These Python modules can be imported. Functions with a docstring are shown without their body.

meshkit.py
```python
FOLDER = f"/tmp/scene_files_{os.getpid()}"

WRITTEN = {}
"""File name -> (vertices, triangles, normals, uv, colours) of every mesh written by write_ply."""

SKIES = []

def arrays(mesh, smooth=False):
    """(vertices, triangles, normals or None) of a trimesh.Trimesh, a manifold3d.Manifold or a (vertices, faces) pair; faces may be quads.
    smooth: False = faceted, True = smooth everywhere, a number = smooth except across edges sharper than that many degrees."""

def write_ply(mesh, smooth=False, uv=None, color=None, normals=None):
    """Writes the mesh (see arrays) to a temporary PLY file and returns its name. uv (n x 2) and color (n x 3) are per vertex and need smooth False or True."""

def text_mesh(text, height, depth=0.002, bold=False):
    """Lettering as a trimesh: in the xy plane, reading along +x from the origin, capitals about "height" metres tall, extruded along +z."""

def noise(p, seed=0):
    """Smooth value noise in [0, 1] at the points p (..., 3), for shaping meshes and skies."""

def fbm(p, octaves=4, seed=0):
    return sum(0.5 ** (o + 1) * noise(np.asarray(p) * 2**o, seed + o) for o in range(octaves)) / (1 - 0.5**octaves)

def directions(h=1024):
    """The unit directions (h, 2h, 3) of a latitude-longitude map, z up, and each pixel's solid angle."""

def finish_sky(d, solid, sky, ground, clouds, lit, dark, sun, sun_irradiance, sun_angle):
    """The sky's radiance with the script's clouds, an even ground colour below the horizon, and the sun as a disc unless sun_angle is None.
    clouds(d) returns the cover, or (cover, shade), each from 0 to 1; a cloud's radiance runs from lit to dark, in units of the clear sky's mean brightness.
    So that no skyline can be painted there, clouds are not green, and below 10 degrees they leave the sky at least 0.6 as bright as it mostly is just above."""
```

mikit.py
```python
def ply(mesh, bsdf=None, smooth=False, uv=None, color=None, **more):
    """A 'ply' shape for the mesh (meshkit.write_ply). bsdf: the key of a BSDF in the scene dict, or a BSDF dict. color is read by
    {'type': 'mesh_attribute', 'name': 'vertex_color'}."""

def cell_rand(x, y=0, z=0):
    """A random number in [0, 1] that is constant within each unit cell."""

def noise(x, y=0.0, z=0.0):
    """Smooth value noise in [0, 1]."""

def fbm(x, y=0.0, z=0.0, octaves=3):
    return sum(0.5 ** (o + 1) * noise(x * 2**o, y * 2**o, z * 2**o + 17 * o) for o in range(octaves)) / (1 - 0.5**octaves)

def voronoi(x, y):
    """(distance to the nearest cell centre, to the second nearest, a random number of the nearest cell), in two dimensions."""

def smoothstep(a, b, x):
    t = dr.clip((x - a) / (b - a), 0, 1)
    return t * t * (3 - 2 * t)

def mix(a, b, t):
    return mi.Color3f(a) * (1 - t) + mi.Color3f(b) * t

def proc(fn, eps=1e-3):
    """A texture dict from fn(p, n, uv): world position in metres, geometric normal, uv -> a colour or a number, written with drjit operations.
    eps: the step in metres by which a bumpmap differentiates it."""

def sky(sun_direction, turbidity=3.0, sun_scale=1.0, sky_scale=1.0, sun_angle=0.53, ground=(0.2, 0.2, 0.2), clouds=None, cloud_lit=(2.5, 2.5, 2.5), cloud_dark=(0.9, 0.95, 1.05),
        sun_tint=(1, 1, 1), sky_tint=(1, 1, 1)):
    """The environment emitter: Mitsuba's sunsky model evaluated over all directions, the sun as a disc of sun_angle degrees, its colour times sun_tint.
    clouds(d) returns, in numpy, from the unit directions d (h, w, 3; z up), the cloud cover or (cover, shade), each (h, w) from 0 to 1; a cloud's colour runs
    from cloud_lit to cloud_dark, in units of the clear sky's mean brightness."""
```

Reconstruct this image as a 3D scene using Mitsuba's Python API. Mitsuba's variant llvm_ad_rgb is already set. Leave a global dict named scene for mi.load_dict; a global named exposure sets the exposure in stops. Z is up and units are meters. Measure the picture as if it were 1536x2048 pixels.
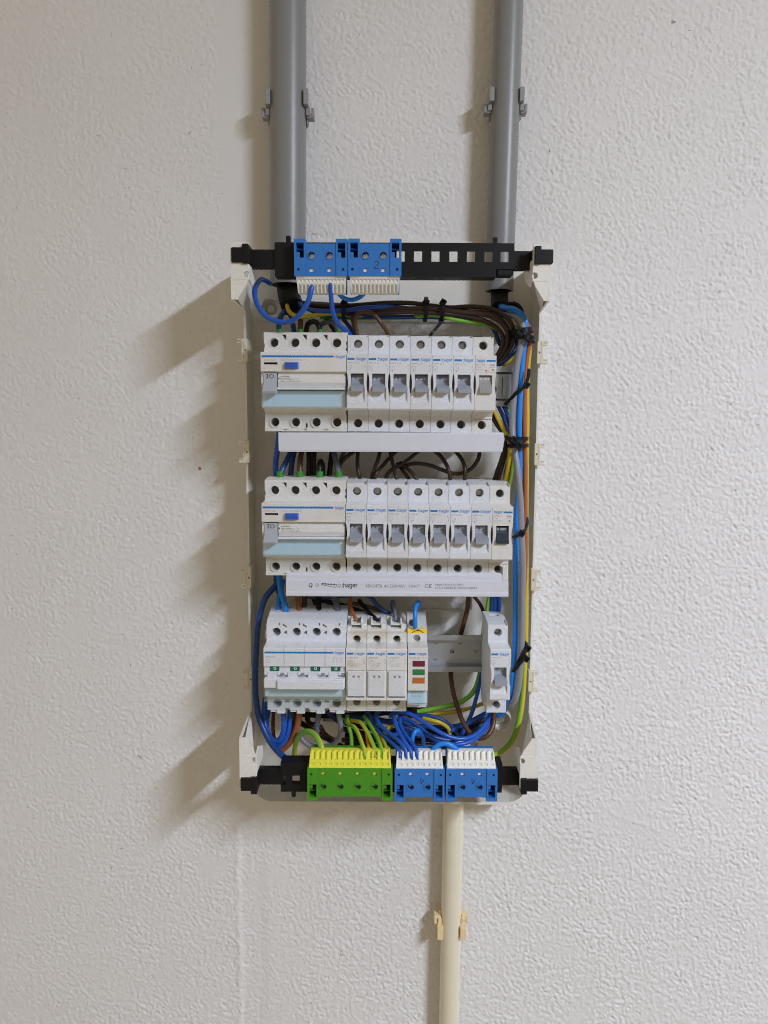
import math
import numpy as np
import trimesh
import manifold3d as m3
import mitsuba as mi
import drjit as dr
import mikit
import meshkit
from scipy import ndimage
from mikit import noise, fbm, smoothstep, mix

T = mi.ScalarTransform4f
RNG = np.random.default_rng(7)
EYE = 1.5                       # eye height in metres; local z = 0 there. Local frame in mm: x right, d out of the wall, z up
DIST = 720.0                    # camera to wall, mm
FOCAL = 1500.0                  # in pixels of the 1536 x 2048 photograph
PITCH, ROLL = math.radians(6.4), math.radians(0.25)

# ------------------------------------------------------------------ camera, light, exposure
FWD = np.array([0, math.cos(PITCH), -math.sin(PITCH)])
_up = np.array([0, math.sin(PITCH), math.cos(PITCH)])
RIGHT = np.array([math.cos(ROLL), 0, 0]) + _up * math.sin(ROLL)
UP = _up * math.cos(ROLL) - np.array([math.sin(ROLL), 0, 0])
eye = [0, -DIST / 1000, EYE]
exposure = 0.0
scene = {"type": "scene"}
labels = {}
scene["camera"] = {
    "type": "perspective", "fov": 2 * math.degrees(math.atan(768 / FOCAL)), "fov_axis": "x", "near_clip": 0.02, "far_clip": 60.0,
    "to_world": T().look_at(origin=eye, target=(np.array(eye) + FWD).tolist(), up=UP.tolist()),
}
AMBIENT = (0.382, 0.322, 0.234)
LAMP = (238.0, 261.0, 314.0)
scene["room_light"] = {"type": "constant", "radiance": {"type": "rgb", "value": AMBIENT}}


def lamp(key, centre, target, sx, sy, radiance):
    scene[key] = {
        "type": "rectangle",
        "to_world": T().look_at(origin=centre, target=target, up=[0, 1, 0.1]) @ T().scale([sx / 2, sy / 2, 1]),
        "emitter": {"type": "area", "radiance": {"type": "rgb", "value": radiance}},
        "bsdf": {"type": "diffuse", "reflectance": {"type": "rgb", "value": 0.6}},
    }


# a fluorescent ceiling batten to the right, running away from the wall and shining down
lamp("ceiling_lamp", [1.15, -1.55, EYE + 0.85], [1.15, -1.55, 0.0], 0.11, 0.70, LAMP)
labels["ceiling_lamp"] = {"label": "long fluorescent ceiling batten on the right, running away from the wall", "category": "lamp"}



# ------------------------------------------------------------------ materials
def rgb(*c):
    return {"type": "rgb", "value": list(c)}


def plastic(name, c, rough=0.4, **more):
    scene[name] = {"type": "twosided", "bsdf": {"type": "principled", "base_color": c if isinstance(c, dict) else rgb(*c), "roughness": rough, **{"specular": 0.42, **more}}}


def dirty(base, warm, amount, scale=60.0):
    b, w = base, warm

    def fn(p, n, uv):
        a = fbm(p.x * scale, p.y * scale, p.z * scale, 3)
        s = smoothstep(0.45, 0.85, a) * amount
        g = 0.96 + 0.08 * noise(p.x * 900, p.y * 900, p.z * 900)
        return mix(b, w, s) * g
    return mikit.proc(fn)


def wall_colour(p, n, uv):
    a = fbm(p.x * 9, p.z * 9, 3.0, 3)
    base = mix((0.650, 0.640, 0.627), (0.684, 0.676, 0.664), a)
    f = noise(p.x * 420, p.z * 420, 9.0)
    c = noise(p.x * 34, p.z * 34, 5.0)
    speck = smoothstep(0.950, 0.985, f) * smoothstep(0.55, 0.75, c)
    base = base * (1 - 0.55 * speck)
    r = dr.sqrt(dr.square(p.x + 0.1770) + dr.square(p.z - (EYE - 0.0395)))
    return mix(base, (0.30, 0.14, 0.08), smoothstep(0.0022, 0.0009, r))


def fine_relief(p, n, uv):
    return 0.5 * noise(p.x * 900, p.z * 800, 1.0) + 0.5 * noise(p.x * 1700, p.z * 1500, 4.0)


scene["wall_paint"] = {"type": "twosided", "bsdf": {"type": "bumpmap", "arbitrary": {**mikit.proc(fine_relief, eps=2e-4)}, "scale": 0.00045,
                                                   "bsdf": {"type": "principled", "base_color": mikit.proc(wall_colour), "roughness": 0.7, "specular": 0.25}}}
plastic("box_plastic", dirty((0.67, 0.655, 0.60), (0.58, 0.545, 0.465), 0.3, 25.0), 0.42)
plastic("catch_plastic", (0.63, 0.595, 0.475), 0.42)
plastic("housing_grey", dirty((0.575, 0.585, 0.60), (0.55, 0.545, 0.52), 0.45), 0.42)
plastic("housing_warm", dirty((0.60, 0.595, 0.575), (0.56, 0.53, 0.475), 0.5), 0.42)
plastic("housing_cool", dirty((0.60, 0.62, 0.65), (0.58, 0.585, 0.585), 0.4), 0.4)
plastic("bar_cover", (0.57, 0.585, 0.635), 0.35)


def aged(p, n, uv):
    z = (p.z - EYE) * 1000
    k = fbm(p.x * 90, p.z * 140, 2.0, 3)
    near = dr.maximum(smoothstep(7.0, 1.0, dr.abs(z + 179.0)), smoothstep(11.0, 2.0, dr.abs(z + 202.0)))
    return mix((0.62, 0.62, 0.60), (0.47, 0.38, 0.25), near * smoothstep(0.34, 0.78, k) * 0.62)


plastic("housing_aged", mikit.proc(aged), 0.42)
plastic("toggle_grey", (0.25, 0.27, 0.315), 0.4)
plastic("toggle_light", (0.36, 0.38, 0.42), 0.4)
plastic("toggle_warm", (0.27, 0.27, 0.27), 0.4)
plastic("toggle_dark", (0.022, 0.03, 0.045), 0.35)
plastic("black_plastic", (0.007, 0.007, 0.008), 0.4, specular=0.22)
plastic("black_rubber", (0.006, 0.006, 0.006), 0.5, specular=0.2)
plastic("blue_plastic", (0.026, 0.155, 0.46), 0.36)
plastic("green_plastic", (0.055, 0.245, 0.012), 0.36)
plastic("yellow_plastic", (0.66, 0.64, 0.055), 0.38)
plastic("comb_white", (0.70, 0.695, 0.65), 0.42)
plastic("button_blue", (0.02, 0.085, 0.42), 0.35)
plastic("flag_green", (0.01, 0.14, 0.075), 0.4)
plastic("print_blue", (0.015, 0.16, 0.47), 0.5)
plastic("print_grey", (0.22, 0.22, 0.23), 0.6)
plastic("print_black", (0.02, 0.02, 0.025), 0.6)
plastic("print_white", (0.80, 0.80, 0.80), 0.5)
plastic("label_yellow", (0.80, 0.55, 0.015), 0.5)
plastic("lens_red", (0.13, 0.008, 0.03), 0.15, clearcoat=0.5)
plastic("lens_green", (0.025, 0.17, 0.04), 0.15, clearcoat=0.5)
plastic("lens_orange", (0.42, 0.12, 0.012), 0.15, clearcoat=0.5)
plastic("ferrule_green", (0.035, 0.22, 0.03), 0.4)
plastic("conduit_grey", (0.205, 0.208, 0.205), 0.36)
plastic("conduit_cream", (0.655, 0.605, 0.47), 0.38)
plastic("clip_grey", (0.25, 0.25, 0.255), 0.4)
plastic("clip_cream", (0.70, 0.56, 0.33), 0.42)
plastic("dark_hole", (0.012, 0.012, 0.012), 0.8)
plastic("flap_card", (0.62, 0.70, 0.78), 0.5)
plastic("wire_blue", (0.012, 0.085, 0.42), 0.36)
plastic("wire_bright_blue", (0.012, 0.20, 0.66), 0.36)
plastic("wire_dark_blue", (0.012, 0.05, 0.20), 0.36)
plastic("wire_brown", (0.085, 0.035, 0.018), 0.36)
plastic("wire_dark_brown", (0.035, 0.016, 0.010), 0.36)
plastic("wire_orange", (0.33, 0.105, 0.032), 0.38)
plastic("wire_grey", (0.225, 0.225, 0.25), 0.4)
plastic("wire_slate", (0.11, 0.125, 0.155), 0.4)
plastic("wire_black", (0.008, 0.008, 0.008), 0.4, specular=0.3)
plastic("wire_striped", {"type": "mesh_attribute", "name": "vertex_color"}, 0.38)
plastic("zinc", dirty((0.36, 0.38, 0.40), (0.29, 0.305, 0.32), 0.6, 40.0), 0.42, metallic=0.7)
plastic("screw_steel", (0.46, 0.46, 0.46), 0.32, metallic=0.88)
plastic("screw_bright", (0.70, 0.70, 0.69), 0.26, metallic=0.95)
plastic("screw_dark", (0.10, 0.09, 0.08), 0.4, metallic=0.7)
plastic("copper", (0.55, 0.24, 0.12), 0.35, metallic=0.8)
scene["clear_flap"] = {"type": "thindielectric", "int_ior": 1.49, "specular_transmittance": rgb(0.90, 0.96, 0.985)}

# ------------------------------------------------------------------ building helpers (millimetres, frame x right / d out of the wall / z up)
Man, CS = m3.Manifold, m3.CrossSection


def to_arrays(mesh):
    if hasattr(mesh, "to_mesh"):
        k = mesh.to_mesh()
        return np.array(k.vert_properties[:, :3], float), np.array(k.tri_verts, int)
    if isinstance(mesh, tuple):
        return np.asarray(mesh[0], float), np.asarray(mesh[1], int)
    return np.array(mesh.vertices, float), np.array(mesh.faces, int)


def shape(mesh, mat, smooth=False, color=None):
    v, f = to_arrays(mesh)
    w = np.stack([v[:, 0], -v[:, 1], v[:, 2]], 1) / 1000
    return mikit.ply((w, f[:, ::-1]), mat, smooth=smooth, color=color)


def numbered(key):
    if key not in scene and key not in labels and not any(k.startswith(key + "__") for k in scene):
        return key
    i = 1
    while f"{key}_{i:03d}" in scene or f"{key}_{i:03d}" in labels:
        i += 1
    return f"{key}_{i:03d}"


def thing(name, label, category, group=None, kind=None):
    key = numbered(name)
    labels[key] = {"label": label, "category": category}
    if group:
        labels[key]["group"] = group
    if kind:
        labels[key]["kind"] = kind
    return key


def numbered_part(key):
    if key not in scene:
        return key
    i = 1
    while f"{key}_{i:03d}" in scene:
        i += 1
    return f"{key}_{i:03d}"


def put(parent, name, sh, at=(0, 0, 0), rot=0.0, label=None):
    key = numbered_part(f"{parent}__{name}" if name else parent)
    m = T().translate([at[0] / 1000, -at[1] / 1000, EYE + at[2] / 1000])
    if rot:
        m = m @ T().rotate([0, 1, 0], rot)
    scene[key] = {**sh, "to_world": m}
    if label:
        labels[key] = {"label": label}
    return key


def bx(x0, x1, d0, d1, z0, z1):
    return Man.cube([x1 - x0, d1 - d0, z1 - z0]).translate([x0, d0, z0])


def cb(x0, x1, d0, d1, z0, z1, c=0.4):
    """box with chamfered edges"""
    return Man.batch_hull([bx(x0 + c, x1 - c, d0 + c, d1 - c, z0, z1), bx(x0 + c, x1 - c, d0, d1, z0 + c, z1 - c), bx(x0, x1, d0 + c, d1 - c, z0 + c, z1 - c)])


def hull(points):
    return Man.hull_points(np.asarray(points, float))


def cs(poly):
    p = np.asarray(poly, float)
    a = np.sum(p[:, 0] * np.roll(p[:, 1], -1) - np.roll(p[:, 0], -1) * p[:, 1])
    return CS([p if a > 0 else p[::-1]])


def ext_x(poly_dz, x0, x1):
    c = cs(poly_dz) if not isinstance(poly_dz, CS) else poly_dz
    return c.extrude(x1 - x0).transform(np.array([[0, 0, 1, x0], [1, 0, 0, 0], [0, 1, 0, 0]], float))


def ext_z(poly_xd, z0, z1):
    c = cs(poly_xd) if not isinstance(poly_xd, CS) else poly_xd
    return c.extrude(z1 - z0).translate([0, 0, z0])


def ext_d(poly_xz, d0, d1):
    c = cs(poly_xz) if not isinstance(poly_xz, CS) else poly_xz
    return c.extrude(d1 - d0).transform(np.array([[1, 0, 0, 0], [0, 0, 1, d0], [0, 1, 0, 0]], float))


def cyl(x, z, r, d0, d1, n=20, r1=None):
    c = Man.cylinder(d1 - d0, r, r if r1 is None else r1, n)
    return c.transform(np.array([[1, 0, 0, x], [0, 0, 1, d0], [0, 1, 0, z]], float))


def cyl_z(x, d, r, z0, z1, n=40):
    return Man.cylinder(z1 - z0, r, r, n).translate([x, d, z0])


def union(parts):
    return Man.batch_boolean(list(parts), m3.OpType.Add)


def cut(a, parts):
    return a - union(parts)


_text = {}


def text(s, height, x, d, z, depth=0.12, bold=False, width=None):
    """lettering standing on the face at depth d, its left foot at (x, z)"""
    k = (s, height, bold)
    if k not in _text:
        _text[k] = meshkit.text_mesh(s, height, depth + 0.1, bold)
    v, f = np.array(_text[k].vertices), np.array(_text[k].faces)
    if width:
        v = v * [width / v[:, 0].max(), 1, 1]
    w = np.stack([v[:, 0] + x, v[:, 2] + d - 0.1, v[:, 1] + z], 1)
    return w, f[:, ::-1]


def join(meshes):
    vs, fs, n = [], [], 0
    for q in meshes:
        v, f = to_arrays(q)
        vs.append(v)
        fs.append(f + n)
        n += len(v)
    return np.vstack(vs), np.vstack(fs)


def marks(rects, d, depth=0.12):
    return join([bx(a, b, d - 0.1, d + depth, c, e) for a, b, c, e in rects])


def at(px, py, d):
    """the point at depth d from the wall that the photograph shows at this pixel, in mm"""
    v = FWD + RIGHT * (px - 768) / FOCAL - UP * (py - 1024) / FOCAL
    t = (DIST - d) / v[1]
    return np.array([v[0] * t, d, v[2] * t])


def spline(pts, step=2.5):
    p = np.asarray(pts, float)
    if len(p) == 2:
        n = max(2, int(np.linalg.norm(p[1] - p[0]) / step))
        return p[0] + (p[1] - p[0]) * np.linspace(0, 1, n)[:, None]
    q = np.vstack([2 * p[0] - p[1], p, 2 * p[-1] - p[-2]])
    out = []
    for i in range(1, len(q) - 2):
        a, b, c, e = q[i - 1:i + 3]
        n = max(2, int(np.linalg.norm(c - b) / step))
        t = np.linspace(0, 1, n, endpoint=False)[:, None]
        out.append(0.5 * (2 * b + (c - a) * t + (2 * a - 5 * b + 4 * c - e) * t ** 2 + (3 * b - a - 3 * c + e) * t ** 3))
    return np.vstack(out + [p[-1:]])


def sweep(path, ring, start=None):
    """a closed tube along path; ring: (k, 2) section. Returns vertices, faces, (k index per vertex)"""
    p = np.asarray(path, float)
    t = np.gradient(p, axis=0)
    t /= np.linalg.norm(t, axis=1, keepdims=True) + 1e-12
    u = np.array([0, 1.0, 0]) if start is None else np.asarray(start, float)
    vs = []
    for i in range(len(p)):
        u = u - t[i] * (u @ t[i])
        if np.linalg.norm(u) < 1e-6:
            u = np.cross(t[i], [1, 0, 0])
        u /= np.linalg.norm(u)
        w = np.cross(t[i], u)
        vs.append(p[i] + ring[:, :1] * u + ring[:, 1:] * w)
    k, n = len(ring), len(p)
    v = np.vstack(vs + [p[:1], p[-1:]])
    f = []
    idx = np.arange(k)
    nx = (idx + 1) % k
    for i in range(n - 1):
        a, b = i * k + idx, i * k + nx
        f += [np.stack([a, b, b + k], 1), np.stack([a, b + k, a + k], 1)]
    f.append(np.stack([nx, idx, idx * 0 + n * k], 1))
    f.append(np.stack([(n - 1) * k + idx, (n - 1) * k + nx, idx * 0 + n * k + 1], 1))
    return v, np.vstack(f)


def circle(r, n=12):
    a = np.arange(n) * 2 * math.pi / n
    return np.stack([r * np.cos(a), r * np.sin(a)], 1)


def ribbon(w, t):
    return np.array([[-t / 2, -w / 2], [t / 2, -w / 2], [t / 2, w / 2], [-t / 2, w / 2]])


# ------------------------------------------------------------------ the wall: one sheet of real relief
RELIEF = 1.35


def build_wall():
    step = 1.0
    xs = np.concatenate([[-2600, -1500, -900, -600, -500], np.arange(-420, 425, step), [500, 600, 900, 1500, 2600]])
    zs = np.concatenate([[-1500, -1100, -850, -720], np.arange(-650, 412, step), [480, 600, 800, 1100]])
    X, Z = np.meshgrid(xs, zs)
    r = np.random.default_rng(11)
    sh = X.shape
    lean = (np.arange(sh[0]) * 0.42).astype(int)

    def band(s0, s1, ay=1.0, slant=True):
        w = r.standard_normal(sh)
        h = ndimage.gaussian_filter(w, [s0 * ay, s0]) - ndimage.gaussian_filter(w, [s1 * ay, s1])
        if slant:
            h = np.stack([np.roll(row, -k) for row, k in zip(h, lean)])
        return h / h.std()

    big = band(0.85, 3.6, 1.45)
    mid = band(0.52, 1.7, 1.55)
    fine = band(0.6, 1.2, 1.0, False)
    low = band(9.0, 24.0, 1.0, False)
    # ridges flattened on top by the roller, small pits left between them
    h = RELIEF * (np.tanh(0.9 * big + 0.3 * low) * 0.22 + 0.17 * np.tanh(mid) - 0.17 * np.maximum(-mid - 0.7, 0) ** 1.2 + 0.05 * fine)
    amp = (0.95 + 0.2 * low) * (0.98 + 0.34 * np.tanh((0.8 * X - 0.35 * (Z + 100)) / 190.0))      # the roller left less relief towards the upper left
    # smoother strips where the plaster was filled: left of the box, under it, and a trowel mark on the right
    amp *= 1 - 0.8 * smooth01((X + 156) / 8) * smooth01((-100 - X) / 12) * smooth01((Z + 400) / 40)
    amp *= 1 - 0.35 * np.exp(-((X + 110) / 30.0) ** 2) * smooth01((-380 - Z) / 40)
    s = (X - 255) * 0.55 + (Z + 395) * 0.835
    q = (X - 255) * 0.835 - (Z + 395) * 0.55
    amp *= 1 - 0.6 * np.exp(-(q / 42.0) ** 2 - (s / 24.0) ** 2)
    h = h * amp
    h += 0.35 * np.exp(-(q / 55.0) ** 2) * np.exp(-((s - 5 * np.sin(q / 14)) / 2.2) ** 2)
    # the raised seam running down below the box
    seam = -147.5 + 0.8 * np.sin(Z / 23.0) + 0.5 * np.sin(Z / 7.0)
    h += (0.7 + 0.25 * np.sin(Z / 15.0)) * np.exp(-((X - seam) / 3.2) ** 2) * smooth01((-365 - Z) / 30) - 0.9 * smooth01((X - seam) / 5) * smooth01((seam + 32 - X) / 12) * smooth01((-365 - Z) / 30)
    edge = smooth01((422 - np.abs(X)) / 14) * smooth01((410 - Z) / 14) * smooth01((Z + 649) / 14)
    h = h * edge
    v = np.stack([X.ravel(), h.ravel(), Z.ravel()], 1)
    n, k = sh
    a = (np.arange(n - 1)[:, None] * k + np.arange(k - 1)).ravel()
    f = np.vstack([np.stack([a, a + 1, a + k + 1], 1), np.stack([a, a + k + 1, a + k], 1)])
    return v, f[:, ::-1]


def smooth01(x):
    x = np.clip(x, 0, 1)
    return x * x * (3 - 2 * x)


labels["wall"] = {"label": "white wall painted over rough roller-textured plaster", "category": "wall", "kind": "structure"}
put("wall", None, shape(build_wall(), "wall_paint", True))

# ------------------------------------------------------------------ the box
BX0, BX1, BZ0, BZ1, RIM = -125.8, 139.3, -358.0, 172.0, 38.0
box = thing("distribution_box", "cream open-fronted distribution box fixed to the plaster wall", "electrical box")


def rounded(x0, x1, z0, z1, r, n=7):
    pts = []
    for cx, cz, a0 in ((x1 - r, z1 - r, 0), (x0 + r, z1 - r, 90), (x0 + r, z0 + r, 180), (x1 - r, z0 + r, 270)):
        for k in range(n + 1):
            a = math.radians(a0 + 90 * k / n)
            pts.append([cx + r * math.cos(a), cz + r * math.sin(a)])
    return pts


back = ext_d(rounded(BX0, BX1, BZ0, BZ1, 20), 1.2, 3.6)
knock = [bx(-28, 91, 0, 9, 58, 99), bx(24, 86, 0, 9, -176, -150), bx(40, 62, 0, 9, -160, -140), bx(-60, -20, 0, 9, -290, -262)]
back = cut(back, knock)
ribs = union([bx(BX0 + 3, BX1 - 3, 3.6, 4.6, 100.5, 102.0), bx(BX0 + 3, BX1 - 3, 3.6, 4.8, -47.5, -46),
              bx(-118, 128, 3.6, 4.8, -157.5, -155.8), bx(52, 53.4, 3.6, 4.8, -262, -226), bx(66, 67.2, 3.6, 4.8, -262, -226), bx(93, 94.6, 3.6, 5, 60, 99)])
put(box, "back_panel", shape(back + ribs, "box_plastic"))
wall_l = ext_z([(BX0, 3.7), (BX0 + 2.4, 3.7), (BX0 + 2.2, 30), (BX0 + 2.0, RIM), (BX0 + 0.2, RIM), (BX0, 30)], -338, 150)
wall_r = ext_z([(BX1, 3.7), (BX1 - 2.4, 3.7), (BX1 - 2.2, 30), (BX1 - 2.0, RIM), (BX1 - 0.2, RIM), (BX1, 30)], -338, 150)
put(box, "side_wall", shape(wall_l, "box_plastic"))
put(box, "side_wall", shape(wall_r, "box_plastic"))
ring = CS([np.array(rounded(BX0, BX1, BZ0, BZ1, 20))]) - CS([np.array(rounded(BX0 + 2.4, BX1 - 2.4, BZ0 + 2.4, BZ1 - 2.4, 17.6))])
bottom = ext_d(ring, 3.7, 37.6) ^ bx(-200, 200, 0, 80, -400, -338.1)
put(box, "bottom_wall", shape(bottom, "box_plastic", 35))

catch = union([cb(-4.6, -0.6, 20, 44.5, -9.8, 9.8, 0.3), cb(-1.4, 4.4, 38.5, 45, 6.0, 9.8, 0.3), cb(-1.4, 4.4, 38.5, 45, -9.8, -6.0, 0.3), bx(-0.7, 0.5, 34, 44.6, -6.2, 6.2)])
catch = cut(catch, [cyl(-2.6, 0.0, 0.9, 40, 50, 10), bx(1.2, 6, 43.5, 50, -8.6, -6.4), bx(1.2, 6, 43.5, 50, 6.4, 8.6)])
catch_r = shape(catch, "catch_plastic")
catch_l = shape(catch.mirror([1, 0, 0]), "catch_plastic")
for z in (67, -23, -138, -234):
    put(box, "cover_catch", catch_r, (BX1 + 0.3, 0, z))
    put(box, "cover_catch", catch_l, (BX0 - 0.3, 0, z + 1))


def post(sx, sz):
    """a corner post that carries the terminal rack: side plate, front plate, slope down to the rim"""
    xr, xf = (BX1 + 0.2, 132.0) if sx > 0 else (-BX0 + 0.2, 122.8)      # outer face at the rim and at the front
    top, mid, low = 145.5, 117.5, 101.0
    side = hull([(xr, 30, top + 4), (xr, 30, low + 2), (xf, 106, top), (xf, 106, low + 0.5), (xr - 1.8, 30, top + 4), (xr - 1.8, 30, low + 2), (xf - 1.8, 106, top), (xf - 1.8, 106, low + 0.5)])
    front = cut(cb(xf - 14.6, xf, 103.6, 106, mid - 1.0, top, 0.3), [cyl(xf - 12.8, 121.0, 2.5, 90, 110, 16)])
    flange = ext_d([(xf, mid), (xf - 14.0, mid), (xf - 12.0, mid - 5.0), (xf - 5.0, low + 0.5), (xf, low + 0.5)], 103.8, 105.6)
    inner = ext_x([(70, 134), (103.6, 134), (103.6, mid + 1), (92, mid - 3), (70, mid + 6)], xf - 14.4, xf - 13.2)
    web = hull([(xf - 12.0, 104, mid - 5.0), (xf - 5.0, 104, low + 0.6), (xf - 12.0, 103, mid - 5.0), (xf - 5.0, 103, low + 0.6), (xr - 1.0, 40, low + 12), (xr - 1.0, 40, low + 2.2), (xr - 1.2, 38, low + 12), (xr - 1.2, 38, low + 2.2)])
    m = union([side, front, flange, inner, web])
    if sz < 0:
        m = m.mirror([0, 0, 1]).translate([0, 0, -162])
    if sx < 0:
        m = m.mirror([1, 0, 0])
    return shape(m, "box_plastic")


for sx, sz in ((-1, 1), (1, 1), (-1, -1), (1, -1)):
    put(box, "corner_post", post(sx, sz))


def boss(x, z, d):
    return cut(cyl(x, z, 11.5, 3, d, 32, 10.2), [cyl(x, z, 8.8, d - 8, d + 5, 32)])


def pan_screw(r, h):
    m = union([cyl(0, 0, r, 0, h * 0.55, 24), cyl(0, 0, r, h * 0.55, h, 24, r * 0.62)])
    return cut(m, [bx(-r * 0.62, r * 0.62, h * 0.45, h + 2, -0.45, 0.45), bx(-0.45, 0.45, h * 0.45, h + 2, -r * 0.62, r * 0.62)])


for k, (x, z, d) in enumerate(((-105.6, 109.1, 13.0), (114.6, -281.5, 20.0))):
    b = put(box, "screw_boss", shape(boss(x, z, d), "box_plastic", 30))
    put(b, "fixing_screw", shape(pan_screw(5.6, 4.4), "screw_bright", 30), (x, d - 8.2, z), 20 + 30 * k)
    if k == 0:
        put(b, "washer", shape(cut(cyl(x, z, 8.2, d - 8.4, d - 7.2, 32), [cyl(x, z, 5.0, 0, 30, 24)]), "screw_bright", 30))

# ------------------------------------------------------------------ DIN rails
rail_profile = [(45, 17.5), (45, 12.6), (38.2, 11.6), (38.2, -11.6), (45, -12.6), (45, -17.5), (44, -17.5), (44, -13.4), (37.2, -12.4), (37.2, 12.4), (44, 13.4), (44, 17.5)]


def rail(x0, x1, z, label, holes):
    k = thing("mounting_rail", label, "rail", "metal rails that carry the modules")
    m = ext_x(rail_profile, x0, x1)
    c = []
    for h in holes:
        c.append(cyl(h, 0, 2.1, 30, 50, 16))
        c += [bx(h + 6.5, h + 9.5, 30, 50, 7.2, 8.0), bx(h + 6.5, h + 9.5, 30, 50, -8.0, -7.2)]
    put(k, "profile", shape(cut(m, c), "zinc"), (0, 0, z))
    for sx in (x0 + 8, x1 - 8):
        put(k, "bracket", shape(cb(sx - 7, sx + 7, 3.7, 37.0, -9, 9, 0.6), "box_plastic"), (0, 0, z))
    return k


Z1, Z2, Z3 = 37.6, -86.7, -209.9
r1 = rail(-110, 114.5, Z1 - 0.5, "zinc mounting rail, its end showing right of the top row", [])
put(r1, "end_stop", shape(cut(cb(92.5, 113, 38, 43.5, -11.0, 11.0, 0.4), [bx(104.4, 105.4, 40, 50, -8, 8), cyl(97.5, -2.5, 2.6, 30, 50, 16)]), "zinc"), (0, 0, Z1 - 0.5))
rail(-110, 114, Z2 - 0.5, "zinc mounting rail almost hidden behind the middle row", [])
rail(-110, 112, Z3 + 2.6, "zinc mounting rail with holes, bare between the bottom row modules", [40.5, 64.0, 86.5])

# ------------------------------------------------------------------ modules
SHOULDER = [(40, 41.5), (64, 41.5), (80, 39.3), (80, 24.6), (83, 23.2), (97, 22.6), (98, 21.6), (98, -21.6), (97, -22.5), (83, -22.9), (79.2, -27.0), (79.6, -40.4), (77, -41.4), (40, -41.4)]
HOLE_TOP, HOLE_BOT = 32.4, -33.7


def screw_pair(parent, xs, x, z, steel, zt=HOLE_TOP, zb=HOLE_BOT, dtop=69.6):
    for k, h in enumerate(xs):
        put(parent, "clamp_screw", SCREWS[steel], (x + h, dtop, z + zt), float(RNG.uniform(0, 180)))
        put(parent, "clamp_screw", SCREWS["dark"], (x + h, dtop - 5, z + zb), float(RNG.uniform(0, 180)))


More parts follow.
